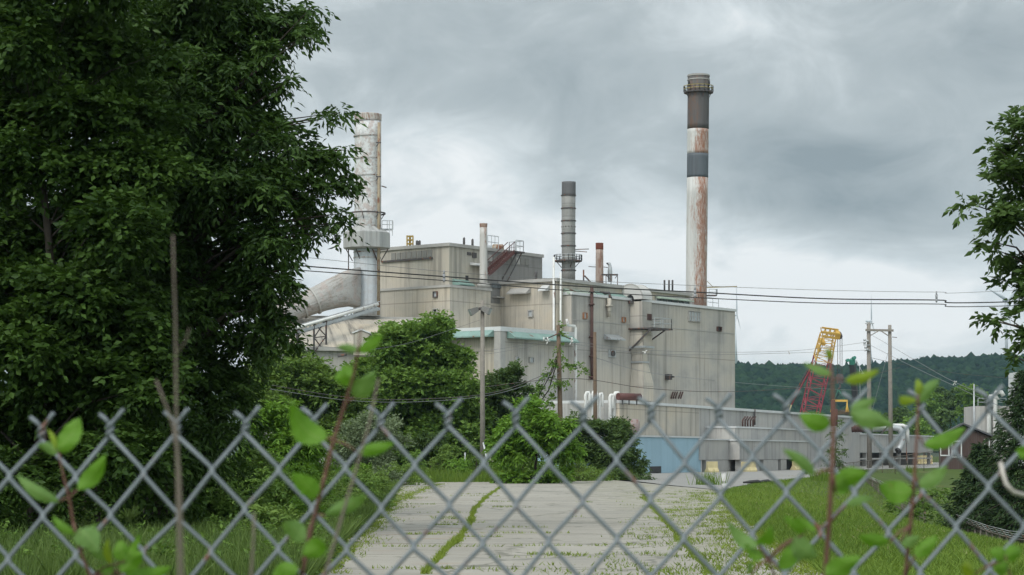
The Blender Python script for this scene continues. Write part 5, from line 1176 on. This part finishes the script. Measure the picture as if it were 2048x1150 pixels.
# ------------------------------------------------------------------ wind turbines on the ridge
def turbine(label, x, y, D, R_, a0, yaw, foot):
    hub = P(x, y, D); t = T('wind_turbine', label, 'wind turbine', V(hub.x, hub.y, P(0, foot, D).z), 'wind turbines on the ridge')
    n_ = V(math.sin(yaw), -math.cos(yaw), 0); sd = V(math.cos(yaw), math.sin(yaw), 0)
    mb = MB(); mb.tube([V(hub.x, hub.y, P(0, foot, D).z), hub - n_ * 3 - V(0, 0, 1)], [2.1, 1.2], 14); mb.build('tower', TURB, t)
    mb = MB(); mb.tube([hub - n_ * 7, hub - n_ * 6.4, hub - n_ * 1, hub], [.8, 1.5, 1.6, 1.2], 12); mb.build('nacelle', TURB, t)
    mb = MB(); mb.tube([hub, hub + n_ * 1.2, hub + n_ * 2.0], [1.3, 1.0, .2], 12); mb.build('hub', TURB, t)
    for k in range(3):
        an = a0 + k * 2 * math.pi / 3; d_ = sd * math.cos(an) + V(0, 0, math.sin(an)); c_ = d_.cross(n_)
        mb = MB(); rings = []
        for q, w_ in ((0.02, 1.0), (.08, 1.6), (.22, 2.1), (.55, 1.3), (.9, .55), (1.0, .1)):
            p = hub + n_ * .6 + d_ * R_ * q; tw = .35 * (1 - q); e1 = c_ * math.cos(tw) + n_ * math.sin(tw); e2 = d_.cross(e1)
            rings.append([p + e1 * w_ * math.cos(z_) + e2 * w_ * .28 * math.sin(z_) for z_ in np.linspace(0, 2 * math.pi, 9)[:-1]])
        mb.loft(rings); mb.build('blade', TURB, t)
turbine('wind turbine just right of the grey factory wall', 1473, 630, 3000, 46, math.radians(96), 1.33, 735)
turbine('wind turbine behind the left wooden pole of the pair', 1742, 642, 2700, 34, math.radians(93), 1.25, 745)
turbine('wind turbine whose tower shows through the oak leaves', 2014, 600, 2600, 38, math.radians(40), .6, 730)

# ------------------------------------------------------------------ poles and wires
def pole(label, x, y0, D, r, mat=WOOD, name='utility_pole', group=None, lean=0.0):
    b = V((x - 1024) / F * D, D, 0); t = T(name, label, 'pole', b, group); h = P(0, y0, D).z
    mb = MB(); mb.tube([b - V(0, 0, .2), b + V(lean * .5, 0, h * .5), b + V(lean, 0, h)], [r * 1.15, r, r * .82], 12); mb.build('post', mat, t)
    return t, b, h
# floodlight pole
t, b, h = pole('tall grey wooden pole carrying twin floodlights beside the road', 965, 601, 138, .155, WOOD, 'light_pole')
D = 138
mb = MB(); q = P(962, 619, D - .2); mb.bar(q - V(.45, 0, 0), q + V(.5, 0, .05), .09); mb.tube([P(957, 617, D - .25), P(965, 617, D - .25)], .09, 8); mb.build('bracket', STEEL_DARK, t)
for k, (x, y, sgn) in enumerate([(947, 622, -1), (973, 620, 1)]):
    c = P(x, y, D - .3); mb = MB(); ax_ = V(sgn * .86, -.25, -.42).normalized(); sd = V(.25 * sgn, .95, 0).normalized(); up = ax_.cross(sd)
    if up.z < 0: up = -up
    o_ = c - ax_ * .32
    r0 = [o_ + sd * i_ * .20 + up * j_ * .14 for i_, j_ in ((-1, -1), (1, -1), (1, 1), (-1, 1))]; r1 = [c + ax_ * .25 + sd * i_ * .30 + up * j_ * .24 for i_, j_ in ((-1, -1), (1, -1), (1, 1), (-1, 1))]
    mb.loft([r0, r1], smooth=False); fl = mb.build('floodlight', plain('aged lamp housing' + str(x), (.17, .165, .155), .6, .3), t)
    mb = MB(); mb.loft([[c + ax_ * .255 + sd * i_ * .26 + up * j_ * .20 for i_, j_ in ((-1, -1), (1, -1), (1, 1), (-1, 1))], [c + ax_ * .275 + sd * i_ * .25 + up * j_ * .19 for i_, j_ in ((-1, -1), (1, -1), (1, 1), (-1, 1))]], smooth=False); mb.build('lens', GLASS_PALE, fl)
    mb = MB(); mb.bar(o_ + ax_ * .1, P(965 - 4 * -sgn * -1, 618, D - .22), .08); mb.build('arm', STEEL_DARK, fl)
# ivy pole and brown pole
t, b, h = pole('dark pole wrapped in green creeper before the annex corner', 1123, 650, 165, .19, WOOD_BROWN, lean=-.25)
mb = MB(); q = P(1118, 676, 165); mb.bar(q + V(-1.1, -.25, -.1), q + V(0, -.2, .35), .1); mb.bar(q + V(0, -.2, .35), q + V(1.1, -.25, -.2), .1); mb.build('crossarm', STEEL_DARK, t)
mb = MB()
for sx_ in (-1.2, 1.0, -.9): mb.tube([q + V(sx_, -.3, -.25), q + V(sx_, -.3, .05)], .05, 8)
mb.build('insulator', WHITE, t)
cv = []
for x, y, r in [(1118, 668, 9), (1120, 690, 10), (1122, 712, 11), (1126, 730, 13), (1104, 735, 14), (1140, 730, 10), (1092, 758, 16), (1150, 738, 7), (1160, 732, 6), (1080, 780, 18), (1108, 765, 16), (1168, 745, 5), (1070, 805, 18), (1116, 652, 6), (1130, 760, 8), (1100, 800, 16)]:
    cv.append((np.array(P(x, y, 165 + rnd.uniform(-.5, .5))), r * 165 / F))
foliage('creeper', L_MID, t, [c_ for c_, r_ in cv], [r_ for c_, r_ in cv], 46, 7, (.16, .32), .6, .3, .55, .9, .2)
mb = MB()
for x, y in ((1095, 740), (1078, 770), (1066, 805)): mb.tube([P(1121, 700, 165), P((x + 1121) / 2 + 4, y - 25, 165), P(x, y + 20, 165)], [.06, .05, .03], 5)
mb.build('vine_stem', BARK, t)
t, b, h = pole('brown weathered pole standing before the white pipes', 1191, 664, 150, .14, WOOD_BROWN, lean=-.05)
# pair of poles
t, b, h = pole('left pole of the wooden pair joined by a crossarm', 1739, 645, 250, .27, WOOD, group='pair of tall wooden poles', lean=-.1)
D = 250; mb = MB(); mb.bar(P(1731, 660, D - .35), P(1787, 661, D - .35), .16, .26); mb.bar(P(1741, 671, D - .3), P(1757, 662, D - .4), .1); mb.bar(P(1776, 671, D - .3), P(1762, 662, D - .4), .1); mb.build('crossarm', WOOD, t)
mb = MB(); mb.box(P(1739, 648, D), 1.0, .4, .1)
for y, dx in ((682, -9), (684, -3), (688, -9), (697, -7), (701, -3)): mb.tube([P(1738 + dx, y, D - .4), P(1738 + dx, y - 4, D - .4)], .14, 8)
mb.bar(P(1726, 690, D - .35), P(1740, 690, D - .35), .1); mb.bar(P(1729, 702, D - .35), P(1740, 700, D - .35), .1); mb.build('insulator', STEEL, t)
t, b, h = pole('right pole of the wooden pair joined by a crossarm', 1782, 650, 250, .25, WOOD, group='pair of tall wooden poles', lean=-.15)
mb = MB(); mb.bar(P(1784, 674, D - .3), P(1794, 675, D - .3), .07); mb.build('bracket', STEEL_DARK, t)
t, b, h = pole('slim grey mast rising behind the brown hut', 1948, 768, 245, .09, STEEL, 'mast')
# wires
def wire(mb, pts, r, sub=10):
    """smooth curve through px points (x, y, D)"""
    q = [P(*p) for p in pts]; out = []
    for i in range(len(q) - 1):
        p0, p1, p2, p3 = q[max(i - 1, 0)], q[i], q[i + 1], q[min(i + 2, len(q) - 1)]
        for k in range(sub):
            t = k / sub; out.append(.5 * ((2 * p1) + (p2 - p0) * t + (2 * p0 - 5 * p1 + 4 * p2 - p3) * t * t + (3 * p1 - p0 - 3 * p2 + p3) * t ** 3))
    out.append(q[-1]); return mb.tube(out, r, 5, smooth=True)
pl = T('overhead_power_line', 'pair of thick black cables crossing the picture above the factory', 'power line', P(1390, 580, 62))
DW = lambda x: 58 + x * .004
mb = MB(); wire(mb, [(x, y, DW(x)) for x, y in ((-900, 380), (-200, 455), (300, 504), (560, 527), (620, 533), (888, 553), (1150, 572), (1388, 584), (1640, 597), (1873, 600), (2048, 603), (3300, 560))], .019); mb.build('cable', BLACKW, pl)
mb = MB(); wire(mb, [(x, y, DW(x)) for x, y in ((-900, 389), (-200, 464), (300, 513), (560, 536), (620, 542), (888, 561), (1150, 582), (1388, 595), (1640, 606), (1873, 608), (2048, 611), (3300, 570))], .014); mb.build('cable', BLACKW, pl)
for x, y in ((888, 540), (1390, 572), (1873, 582)):
    mb = MB(); D_ = DW(x) - .03; c = P(x, y, D_); mb.tube([c, c - V(0, 0, .12)], [.015, .03], 8); mb.tube([c - V(0, 0, .12), c - V(0, 0, .25)], [.045, .03], 8); mb.tube([c - V(0, 0, .25), c - V(0, 0, .36)], [.05, .02], 8); mb.build('spacer', plain('spacer plastic' + str(x), (.30, .31, .33), .5), pl)
mb = MB(); wire(mb, [(x, y, DW(x) + .6) for x, y in ((-900, 340), (-200, 425), (300, 480), (560, 509), (888, 543), (1150, 560), (1388, 571), (1640, 580), (1873, 584), (2048, 580), (3300, 520))], .007); tag(mb.build('overhead_wire', WIREG), 'thin grey guy wire running above the pair of thick cables', 'wire')
W_ = [('thin upper service wire from the ivy pole to the wooden pair', [(1140, 682, 165), (1330, 702, 185), (1578, 702, 222), (1735, 684, 250)], .018),
      ('thin lower service wire from the ivy pole to the wooden pair', [(1140, 687, 165), (1330, 709, 185), (1578, 706, 222), (1735, 700, 250)], .018),
      ('upper thin wire crossing the poplar towards the ivy pole', [(600, 690, 152), (768, 700, 150), (960, 702, 156), (1095, 680, 165)], .014),
      ('lower thin wire crossing the poplar towards the ivy pole', [(560, 712, 152), (768, 712, 149), (960, 709, 156), (1095, 686, 165)], .014),
      ('wire falling from the light pole across the poplar', [(640, 712, 120), (800, 690, 132), (900, 660, 136), (960, 640, 138)], .012),
      ('dark wire descending right from the brown pole', [(1192, 716, 150), (1330, 750, 200), (1560, 772, 280), (1740, 782, 330)], .020),
      ('twisted cable sagging low across the grey wall', [(960, 775, 140), (1145, 757, 145), (1300, 777, 152), (1470, 783, 160), (1660, 768, 175), (1800, 735, 190)], .022),
      ('upper twisted bundle sagging behind the middle sapling', [(540, 770, 130), (700, 795, 134), (850, 798, 138), (1000, 782, 142), (1120, 735, 165)], .024),
      ('lower twisted bundle sagging behind the middle sapling', [(540, 778, 130), (700, 801, 133), (850, 803, 137), (1000, 786, 141), (1120, 745, 165)], .018),
      ('highest thin wire running right from the wooden pair to the oak', [(1740, 668, 250), (1830, 720, 200), (1905, 762, 180), (2000, 800, 160), (2200, 860, 140)], .020),
      ('second thin wire running right from the wooden pair', [(1740, 690, 250), (1815, 728, 205), (1905, 770, 181), (2000, 812, 160), (2200, 880, 140)], .020),
      ('faint wire from the wooden pair across the wooded hill', [(1740, 715, 250), (1800, 728, 250), (1900, 745, 260), (2048, 758, 280), (2300, 770, 300)], .022),
      ('guy wire slanting down left of the right wooden pole', [(1776, 705, 250), (1750, 800, 246), (1736, 850, 243)], .02)]
for lb, pts, r in W_:
    mb = MB(); wire(mb, pts, r); tag(mb.build('overhead_wire', WIREG if r < .022 else STEEL_DARK), lb, 'wire')
for x, y, D_, lb in [(768, 706, 149, 'white insulator cluster on the wires before the poplar'), (1578, 704, 222, 'insulator cluster on the wires left of the lattice crane'), (1095, 683, 164, 'insulator cluster just left of the ivy pole'), (1909, 766, 181, 'white insulator cluster before the wooded hill'), (1142, 685, 164.5, 'insulator cluster just right of the ivy pole'), (1290, 703, 182, 'insulator cluster before the tapering duct')]:
    mb = MB(); c = P(x, y, D_)
    for k in range(5): d_ = V(rnd.uniform(-1, 1), rnd.uniform(-.4, .4), rnd.uniform(-1, 1)).normalized(); mb.tube([c, c + d_ * .12, c + d_ * .24], [.015, .04, .03], 6)
    tag(mb.build('insulator', WHITE), lb, 'insulator', 'insulators on the wires')

# ------------------------------------------------------------------ chain link fences further off
def chain_panel(mb, a, b, z0, z1, step=.3):
    n = max(2, int((b - a).length / step)); 
    for k in range(-int((z1 - z0) / step) - 1, n + 1):
        for sg in (1, -1):
            p = []; 
            for e in (0, 1):
                t = (k + (e if sg > 0 else 1 - e) * (z1 - z0) / step) / n; p.append((t, e))
            (t0, e0_), (t1, e1_) = p
            def cl_(t, e, to, eo):
                if t < 0: f_ = (0 - t) / (to - t); return 0, e + (eo - e) * f_
                if t > 1: f_ = (1 - t) / (to - t); return 1, e + (eo - e) * f_
                return t, e
            if max(t0, t1) <= 0 or min(t0, t1) >= 1: continue
            q0 = cl_(t0, e0_, t1, e1_); q1 = cl_(t1, e1_, t0, e0_)
            A_ = a.lerp(b, q0[0]); B_ = a.lerp(b, q1[0])
            mb.bar(V(A_.x, A_.y, A_.z + z0 + (z1 - z0) * q0[1]), V(B_.x, B_.y, B_.z + z0 + (z1 - z0) * q1[1]), .012)
POSTM = plain('rusted fence steel', (.16, .14, .12), .7, .2, var=.3, rust=.25)
def far_fence(label, tops, hgt, spacing, name='chainlink_fence', arm=True):
    pts = [P(*q) for q in tops]; t = T(name, label, 'fence', V(pts[0].x, pts[0].y, pts[0].z - hgt)); rl = MB(); ms = MB(); bw = MB()
    armv = V(-.28, -.12, .32)
    for a, b in zip(pts, pts[1:]):
        rl.tube([a, b], .035, 6); chain_panel(ms, a, b, -hgt, 0)
        n = max(1, round((b - a).length / spacing))
        if arm:
            for f_ in (.35, .68, 1.0): bw.tube([a + armv * f_, b + armv * f_], .012, 4)
        for k in range(n + (b == pts[-1])):
            q = a.lerp(b, k / n); m_ = MB(); m_.tube([q - V(0, 0, hgt + .4), q], .035, 8)
            if arm: m_.bar(q, q + armv, .045)
            m_.build('post', POSTM, t)
    rl.build('top_rail', POSTM, t); ms.build('wire_mesh', plain('brownish old mesh', (.10, .085, .07), .8), t)
    if arm: bw.build('barbed_wire', STEEL, t)
far_fence('barbed topped mesh fence dropping from the yard towards the spruce', [(1677, 925, 196), (1715, 946, 172), (1757, 966, 152), (1850, 1008, 120)], 1.9, 4.6)
far_fence('barbed topped mesh fence curving below the tall spruce', [(1924, 1043, 95), (1950, 1053, 91), (1985, 1066, 86), (2030, 1078, 81), (2100, 1086, 76)], 1.7, 1.9)
far_fence('mesh fence with thin posts between the yard and the hut', [(1677, 928, 196), (1765, 918, 205), (1815, 910, 210), (1880, 900, 214)], 1.5, 3.5, arm=False)
pst = [(930, 905, 958, 'old fence post in the weeds left of the light pole', 0), (985, 885, 962, 'leaning fence post at the foot of the light pole', -.6), (717, 880, 960, 'old fence post beside the silvery bush', 0)]
for x, y0, y1, lb, ln_ in pst:
    c = G(x, y1); h = P(0, y0, c.y).z; mb = MB(); mb.tube([c - V(0, 0, .2), c + V(ln_, 0, h)], .06, 10); tag(mb.build('fence_post', STEEL), lb, 'post', 'old posts of the vanished fence')

# ------------------------------------------------------------------ the chain link fence in front of us
D0 = 2.24; SX = F / D0                                   # px per metre there
fen = T('chainlink_fence', 'grey chain link fence with twisted wire tips right in front', 'fence', V(0, D0, 0))
p_ = .0361; hh = 79.5 / SX; rw = .0025
def fx(i): return (896 - 1024) / SX + i * p_
def topz(x): return CH + (HY - 851) / SX + .0295 * (x - (896 - 1024) / SX)
wires = MB(); NJ = {}
for i in range(-15, 18):                                 # wire i zigzags between columns i and i+1
    even = (i % 2 == 0)
    pts = []
    xt = fx(i if even else i + 1); z0 = topz(xt)
    rows = int(z0 / hh)
    for k in range(rows + 1):
        left_ = (k % 2 == 0) == even
        xn = fx(i if left_ else i + 1) + (rw * .55 if left_ else -rw * .55) * -1
        z = topz(xn) - k * hh + (.0 if k else .0)
        jx, jz = NJ.setdefault((i if left_ else i + 1, k), (rnd.gauss(0, .0010), rnd.gauss(0, .0017)))
        sg = 1 if left_ else -1
        # the wire dives behind its neighbour and returns in front: a small depth step at each knuckle
        dz = rw * 1.05
        e = .0042
        if k == 0: pts.append(V(xn + jx, D0 - sg * dz * .6, z + jz)); continue
        pts += [V(xn + jx - (-sg) * -e * 1.0 * 0 + sg * e, D0 + dz * .9, z + jz + e * 1.15), V(xn + jx, D0, z + jz), V(xn + jx + sg * e, D0 - dz * .9, z + jz - e * 1.15)]
    wires.tube(pts, rw, 6)
for i in range(-14, 18, 2):                              # knuckles: two wires twisted, then splayed
    x0 = fx(i); z0 = topz(x0); Ht = rnd.uniform(.0125, .0150); tips = MB(); tl = rnd.gauss(0, .0012)
    for sg in (1, -1):
        pts = []
        for k in range(9):
            t = k / 8; a = (0 if sg > 0 else math.pi) + t * 2.0 * math.pi
            pts.append(V(x0 + tl * t + .0026 * math.cos(a), D0 + .0026 * math.sin(a), z0 + Ht * t))
        L_ = rnd.uniform(.0105, .0125) * (1 if sg > 0 else .9); a0 = rnd.uniform(-.003, .003)
        pts += [pts[-1] + V(sg * L_ * .35, a0 * .4 - .001 * sg, L_ * .35), pts[-1] + V(sg * L_, a0 - .004 * sg, L_ * (1.15 if sg > 0 else .8))]
        tips.tube(pts, rw * .97, 6)
    tips.build('wire_tip', FENCEM, fen)
wires.build('wire_mesh', FENCEM, fen)
bw_ = MB(); q = lambda x, y, dd=0: P(x, y, D0 + dd)
bw_.tube([q(2001, 925, -.02), q(2006, 948, -.025), q(2012, 968, -.03), q(2026, 984, -.03), q(2046, 990, -.02), q(2075, 993, 0)], rw * 1.05, 8)
tag(bw_.build('bent_wire', plain('pale bare wire', (.42, .39, .35), .5, .2, var=.2, scale=20)), 'loose bent wire hooked on the fence at the right edge', 'wire')

# ------------------------------------------------------------------ saplings and dead twigs by the fence
LEAFG = {}
def leaf_mat(key, top, under):
    m, nt, b = begin('sapling leaf ' + key); 
    gm = nd(nt, 'ShaderNodeNewGeometry'); uv = nd(nt, 'ShaderNodeUVMap').outputs[0]
    sp = nd(nt, 'ShaderNodeSeparateXYZ', {0: uv})
    vein = mth(nt, 'ABSOLUTE', mth(nt, 'SUBTRACT', mth(nt, 'FRACT', mth(nt, 'SUBTRACT', mth(nt, 'MULTIPLY', sp.outputs[1], 7.0), mth(nt, 'MULTIPLY', mth(nt, 'ABSOLUTE', sp.outputs[0]), 4.0))), .5))
    c = mixc(nt, gm.outputs['Backfacing'], top, under)
    c = mixc(nt, mth(nt, 'MULTIPLY', ramp(nt, vein, .12, .02), .35), c, (.22, .34, .10))
    c = mixc(nt, mth(nt, 'MULTIPLY', mth(nt, 'LESS_THAN', mth(nt, 'ABSOLUTE', sp.outputs[0]), .03), .6), c, (.28, .36, .12))
    tcn = nd(nt, 'ShaderNodeTexCoord').outputs['Object']
    c = mixc(nt, mth(nt, 'MULTIPLY', ramp(nt, noise(nt, tcn, 45, 5, .65), .42, .7), .45), c, [z * .55 for z in top])
    c = mixc(nt, mth(nt, 'MULTIPLY', ramp(nt, noise(nt, tcn, 120, 4, .6), .66, .72), .8), c, (.16, .10, .04))
    nt.links.new(c, b.inputs['Base Color']); b.inputs['Roughness'].default_value = .6; b.inputs['Specular IOR Level'].default_value = .2
    tr = nd(nt, 'ShaderNodeBsdfTranslucent', {0: (top[0] * 1.6, top[1] * 1.5, top[2] * .8, 1)})
    mx = nd(nt, 'ShaderNodeMixShader', {0: .38, 1: b.outputs[0], 2: tr.outputs[0]})
    nt.links.new(mx.outputs[0], nt.nodes['Material Output'].inputs[0]); return m
LM = {'g': leaf_mat('green', (.095, .245, .010), (.12, .25, .03)), 'p': leaf_mat('pale', (.12, .235, .055), (.14, .25, .075)), 'y': leaf_mat('young', (.20, .29, .015), (.20, .29, .03))}
def sapling(label, stem, leaves, D, r=.0032, group='saplings growing along the fence'):
    pts = [P(x, y, D + dd) for x, y, dd in stem]
    low = pts[-1]; gnd = V(low.x + .03, D + .02, 0)
    t = T('sapling', label, 'sapling', gnd, group)
    pts = pts + [low.lerp(gnd, .35) + V(.01, 0, 0), low.lerp(gnd, .7), gnd]
    n = len(pts); mb = MB(); mb.tube(pts, [r * .52 * (.42 + .58 * min(1, i / 4)) for i in range(n)], 8); mb.build('stem', STEMR, t)
    for (x0, y0, x1, y1, w_, k) in leaves:
        dd = rnd.uniform(-.02, .02); a = P(x0, y0, D); b = P(x1, y1, D + dd); ax_ = b - a; L_ = ax_.length; ax_.normalize()
        hw = .93 * w_ * D / F / 2; vw = V(0, 1, 0); sd = ax_.cross(vw).normalized(); nn = sd.cross(ax_).normalized()
        tw = rnd.uniform(-.35, .35); sd, nn = sd * math.cos(tw) + nn * math.sin(tw), nn * math.cos(tw) - sd * math.sin(tw)
        bend = rnd.uniform(-.26, .26) * L_; fold = rnd.uniform(.1, .6); wob = rnd.uniform(0, 6); wa = rnd.uniform(.04, .13); ben2 = rnd.uniform(-.10, .10) * L_
        NU, NV = 14, 4; mb = MB(); grid = []
        pet = .12
        for iu in range(NU + 1):
            tt = iu / NU; wv = math.sin(math.pi * tt ** .78) ** .8 * (1 - .12 * tt) if 0 < tt < 1 else .0
            c_ = a + ax_ * L_ * (pet * .0 + tt) + nn * bend * (4 * tt * (1 - tt)) + nn * -.10 * L_ * tt * tt + sd * ben2 * math.sin(math.pi * tt)
            row = []
            for iv in range(-NV, NV + 1):
                e = iv / NV; ser = 1 + .03 * math.sin(tt * 60) if abs(iv) == NV else 1
                row.append(c_ + sd * hw * wv * e * ser + nn * (abs(e) ** 1.4 * hw * wv * fold + wa * hw * math.sin(tt * 8 + e * 2 + wob) + .06 * hw * abs(e) * math.sin(tt * 23 + wob)))
            grid.append(mb.add(*row))
        for iu in range(NU):
            for iv in range(2 * NV):
                q4 = (grid[iu][iv], grid[iu][iv + 1], grid[iu + 1][iv + 1], grid[iu + 1][iv])
                e0_, e1_ = iv / NV - 1, (iv + 1) / NV - 1
                mb.face(q4, [(e0_, iu / NU), (e1_, iu / NU), (e1_, (iu + 1) / NU), (e0_, (iu + 1) / NU)], True)
        near = min((p for p in pts), key=lambda p: (p - a).length)
        lo = mb.build('leaf', LM[k], t)
        if .002 < (near - a).length < .08: mb2 = MB(); mb2.tube([near, near.lerp(a, .5) + V(0, 0, .002), a], [.0013, .0011, .0008], 6); mb2.build('petiole', STEMR, lo)
    return t
sapling('leafy red stemmed sapling at the left end of the fence', [(118, 900, 0), (121, 925, 0), (129, 960, 0), (139, 998, 0), (146, 1045, .01), (160, 1100, .01), (182, 1155, .02)], [
    (116, 905, 162, 838, 52, 'g'), (116, 906, 74, 890, 26, 'p'), (113, 900, 97, 858, 14, 'y'), (156, 980, 212, 908, 40, 'g'), (118, 1004, 36, 952, 30, 'p'),
    (150, 1068, 108, 1032, 20, 'g'), (152, 1062, 200, 1110, 56, 'p'), (160, 1080, 192, 1045, 26, 'p'), (180, 1098, 218, 1124, 22, 'p'), (222, 1128, 216, 1075, 18, 'y'),
    (238, 1140, 285, 1068, 24, 'g'), (242, 1145, 288, 1105, 44, 'g'), (250, 1150, 345, 1132, 36, 'g'), (225, 1150, 200, 1135, 34, 'g'), (250, 1122, 240, 1080, 40, 'g')], 2.06)
sapling('tall red stemmed sapling left of the road, reaching above the fence', [(722, 655, -.05), (716, 705, -.03), (706, 755, -.02), (690, 810, 0), (667, 880, 0), (652, 945, .01), (628, 1035, .02), (604, 1155, .03)], [
    (708, 752, 672, 757, 50, 'g'), (712, 796, 752, 736, 46, 'p'), (652, 880, 580, 812, 62, 'g'), (716, 705, 770, 668, 26, 'g'), (716, 700, 672, 694, 20, 'p'),
    (716, 905, 790, 884, 30, 'g'), (638, 990, 584, 944, 48, 'g'), (650, 1032, 735, 985, 34, 'p'), (612, 1080, 562, 1046, 44, 'p'), (606, 1112, 652, 1084, 46, 'g'), (598, 1138, 548, 1150, 36, 'g')], 1.92, .0036)
sapling('thick red stemmed sapling before the lawn, below the crane', [(1660, 715, 0), (1664, 760, 0), (1668, 830, 0), (1664, 940, 0), (1658, 1050, .01), (1650, 1155, .02)], [
    (1690, 762, 1762, 738, 26, 'y'), (1664, 750, 1608, 728, 20, 'p'), (1662, 722, 1652, 695, 16, 'y'), (1660, 850, 1598, 828, 44, 'g'), (1700, 828, 1790, 852, 44, 'p'), (1702, 826, 1752, 800, 30, 'p'),
    (1664, 975, 1738, 944, 44, 'g'), (1630, 950, 1562, 898, 28, 'p'), (1672, 988, 1690, 948, 48, 'g'), (1650, 1150, 1720, 1112, 48, 'g'), (1692, 1010, 1745, 998, 20, 'p'), (1634, 1062, 1580, 1040, 18, 'g')], 1.84, .0044)
sapling('red stemmed sapling with one broad leaf, nearest the spruce', [(1838, 770, 0), (1836, 810, 0), (1834, 870, 0), (1829, 950, 0), (1821, 1050, .01), (1810, 1155, .02)], [
    (1838, 806, 1876, 762, 26, 'p'), (1834, 800, 1796, 790, 22, 'y'), (1836, 792, 1834, 758, 18, 'y'), (1848, 892, 1928, 858, 36, 'g'), (1826, 985, 1756, 972, 56, 'g'), (1838, 975, 1896, 932, 34, 'p'),
    (1778, 1085, 1714, 1068, 32, 'g'), (1830, 1112, 1876, 1072, 34, 'g'), (1800, 1085, 1840, 1072, 26, 'p')], 2.04, .0036)
sapling('short leafy sapling at the bottom between road and lawn', [(1512, 1078, 0), (1520, 1095, 0), (1535, 1120, 0), (1552, 1155, .02)], [
    (1516, 1092, 1455, 1044, 34, 'p'), (1516, 1088, 1542, 1046, 34, 'g'), (1530, 1112, 1490, 1088, 30, 'g'), (1560, 1140, 1588, 1086, 42, 'g'), (1585, 1076, 1632, 1112, 50, 'p'), (1608, 1068, 1566, 1030, 22, 'g'), (1500, 1150, 1505, 1120, 14, 'p')], 1.9, .003)
sapling('low leafy shoot in the bottom right corner', [(2000, 1090, 0), (2010, 1120, 0), (2022, 1155, .01)], [
    (2010, 1118, 1976, 1102, 34, 'g'), (2012, 1112, 2040, 1098, 40, 'g'), (2016, 1140, 1985, 1132, 36, 'g'), (1950, 1148, 1920, 1130, 36, 'y'), (2044, 918, 2060, 890, 40, 'g')], 1.9, .003)
def twig(label, pts, D, r, forks=()):
    q = [P(x, y, D) for x, y in pts]; g_ = V(q[-1].x + .02, D, 0); mb = MB(); n = len(q) + 1
    mb.tube(q + [g_], [r * (.55 + .45 * min(1, i / 3)) for i in range(n)], 8)
    for f_ in forks: k = [P(x, y, D - .01) for x, y in f_]; mb.tube(k, [r * .6, r * .5, r * .3][:len(k)], 6)
    tag(mb.build('dead_stem', TWIG), label, 'dead stem', 'dead stems by the fence')
twig('tall bare dead stem rising before the dark trees', [(346, 470), (348, 560), (351, 640), (352, 750), (353, 860), (360, 950), (366, 1155)], 1.62, .0010, [[(352, 708), (372, 682), (379, 655)]])
twig('slanting bare twig right of the middle red sapling', [(757, 757), (738, 850), (712, 940), (682, 1040), (648, 1155)], 1.72, .0014)
twig('faint bare twig left of the tall dead stem', [(312, 760), (330, 805), (346, 850), (354, 900), (358, 1155)], 1.6, .0012)
twig('short bare stalk low between the left saplings', [(508, 1025), (507, 1080), (502, 1155)], 1.7, .0016)

# ------------------------------------------------------------------ air
hm, nt, b = begin('haze'); nt.nodes.remove(b)
pv = nd(nt, 'ShaderNodeVolumePrincipled', {'Color': (.55, .78, 1, 1), 'Density': .000065, 'Anisotropy': .2})
nt.links.new(pv.outputs[0], nt.nodes['Material Output'].inputs['Volume'])
mb = MB(); mb.obox((-3000, -260, -8), (6000, 0, 0), (0, 4200, 0), (0, 0, 320)); hzo = mb.build('haze', hm); hzo['kind'] = 'stuff'
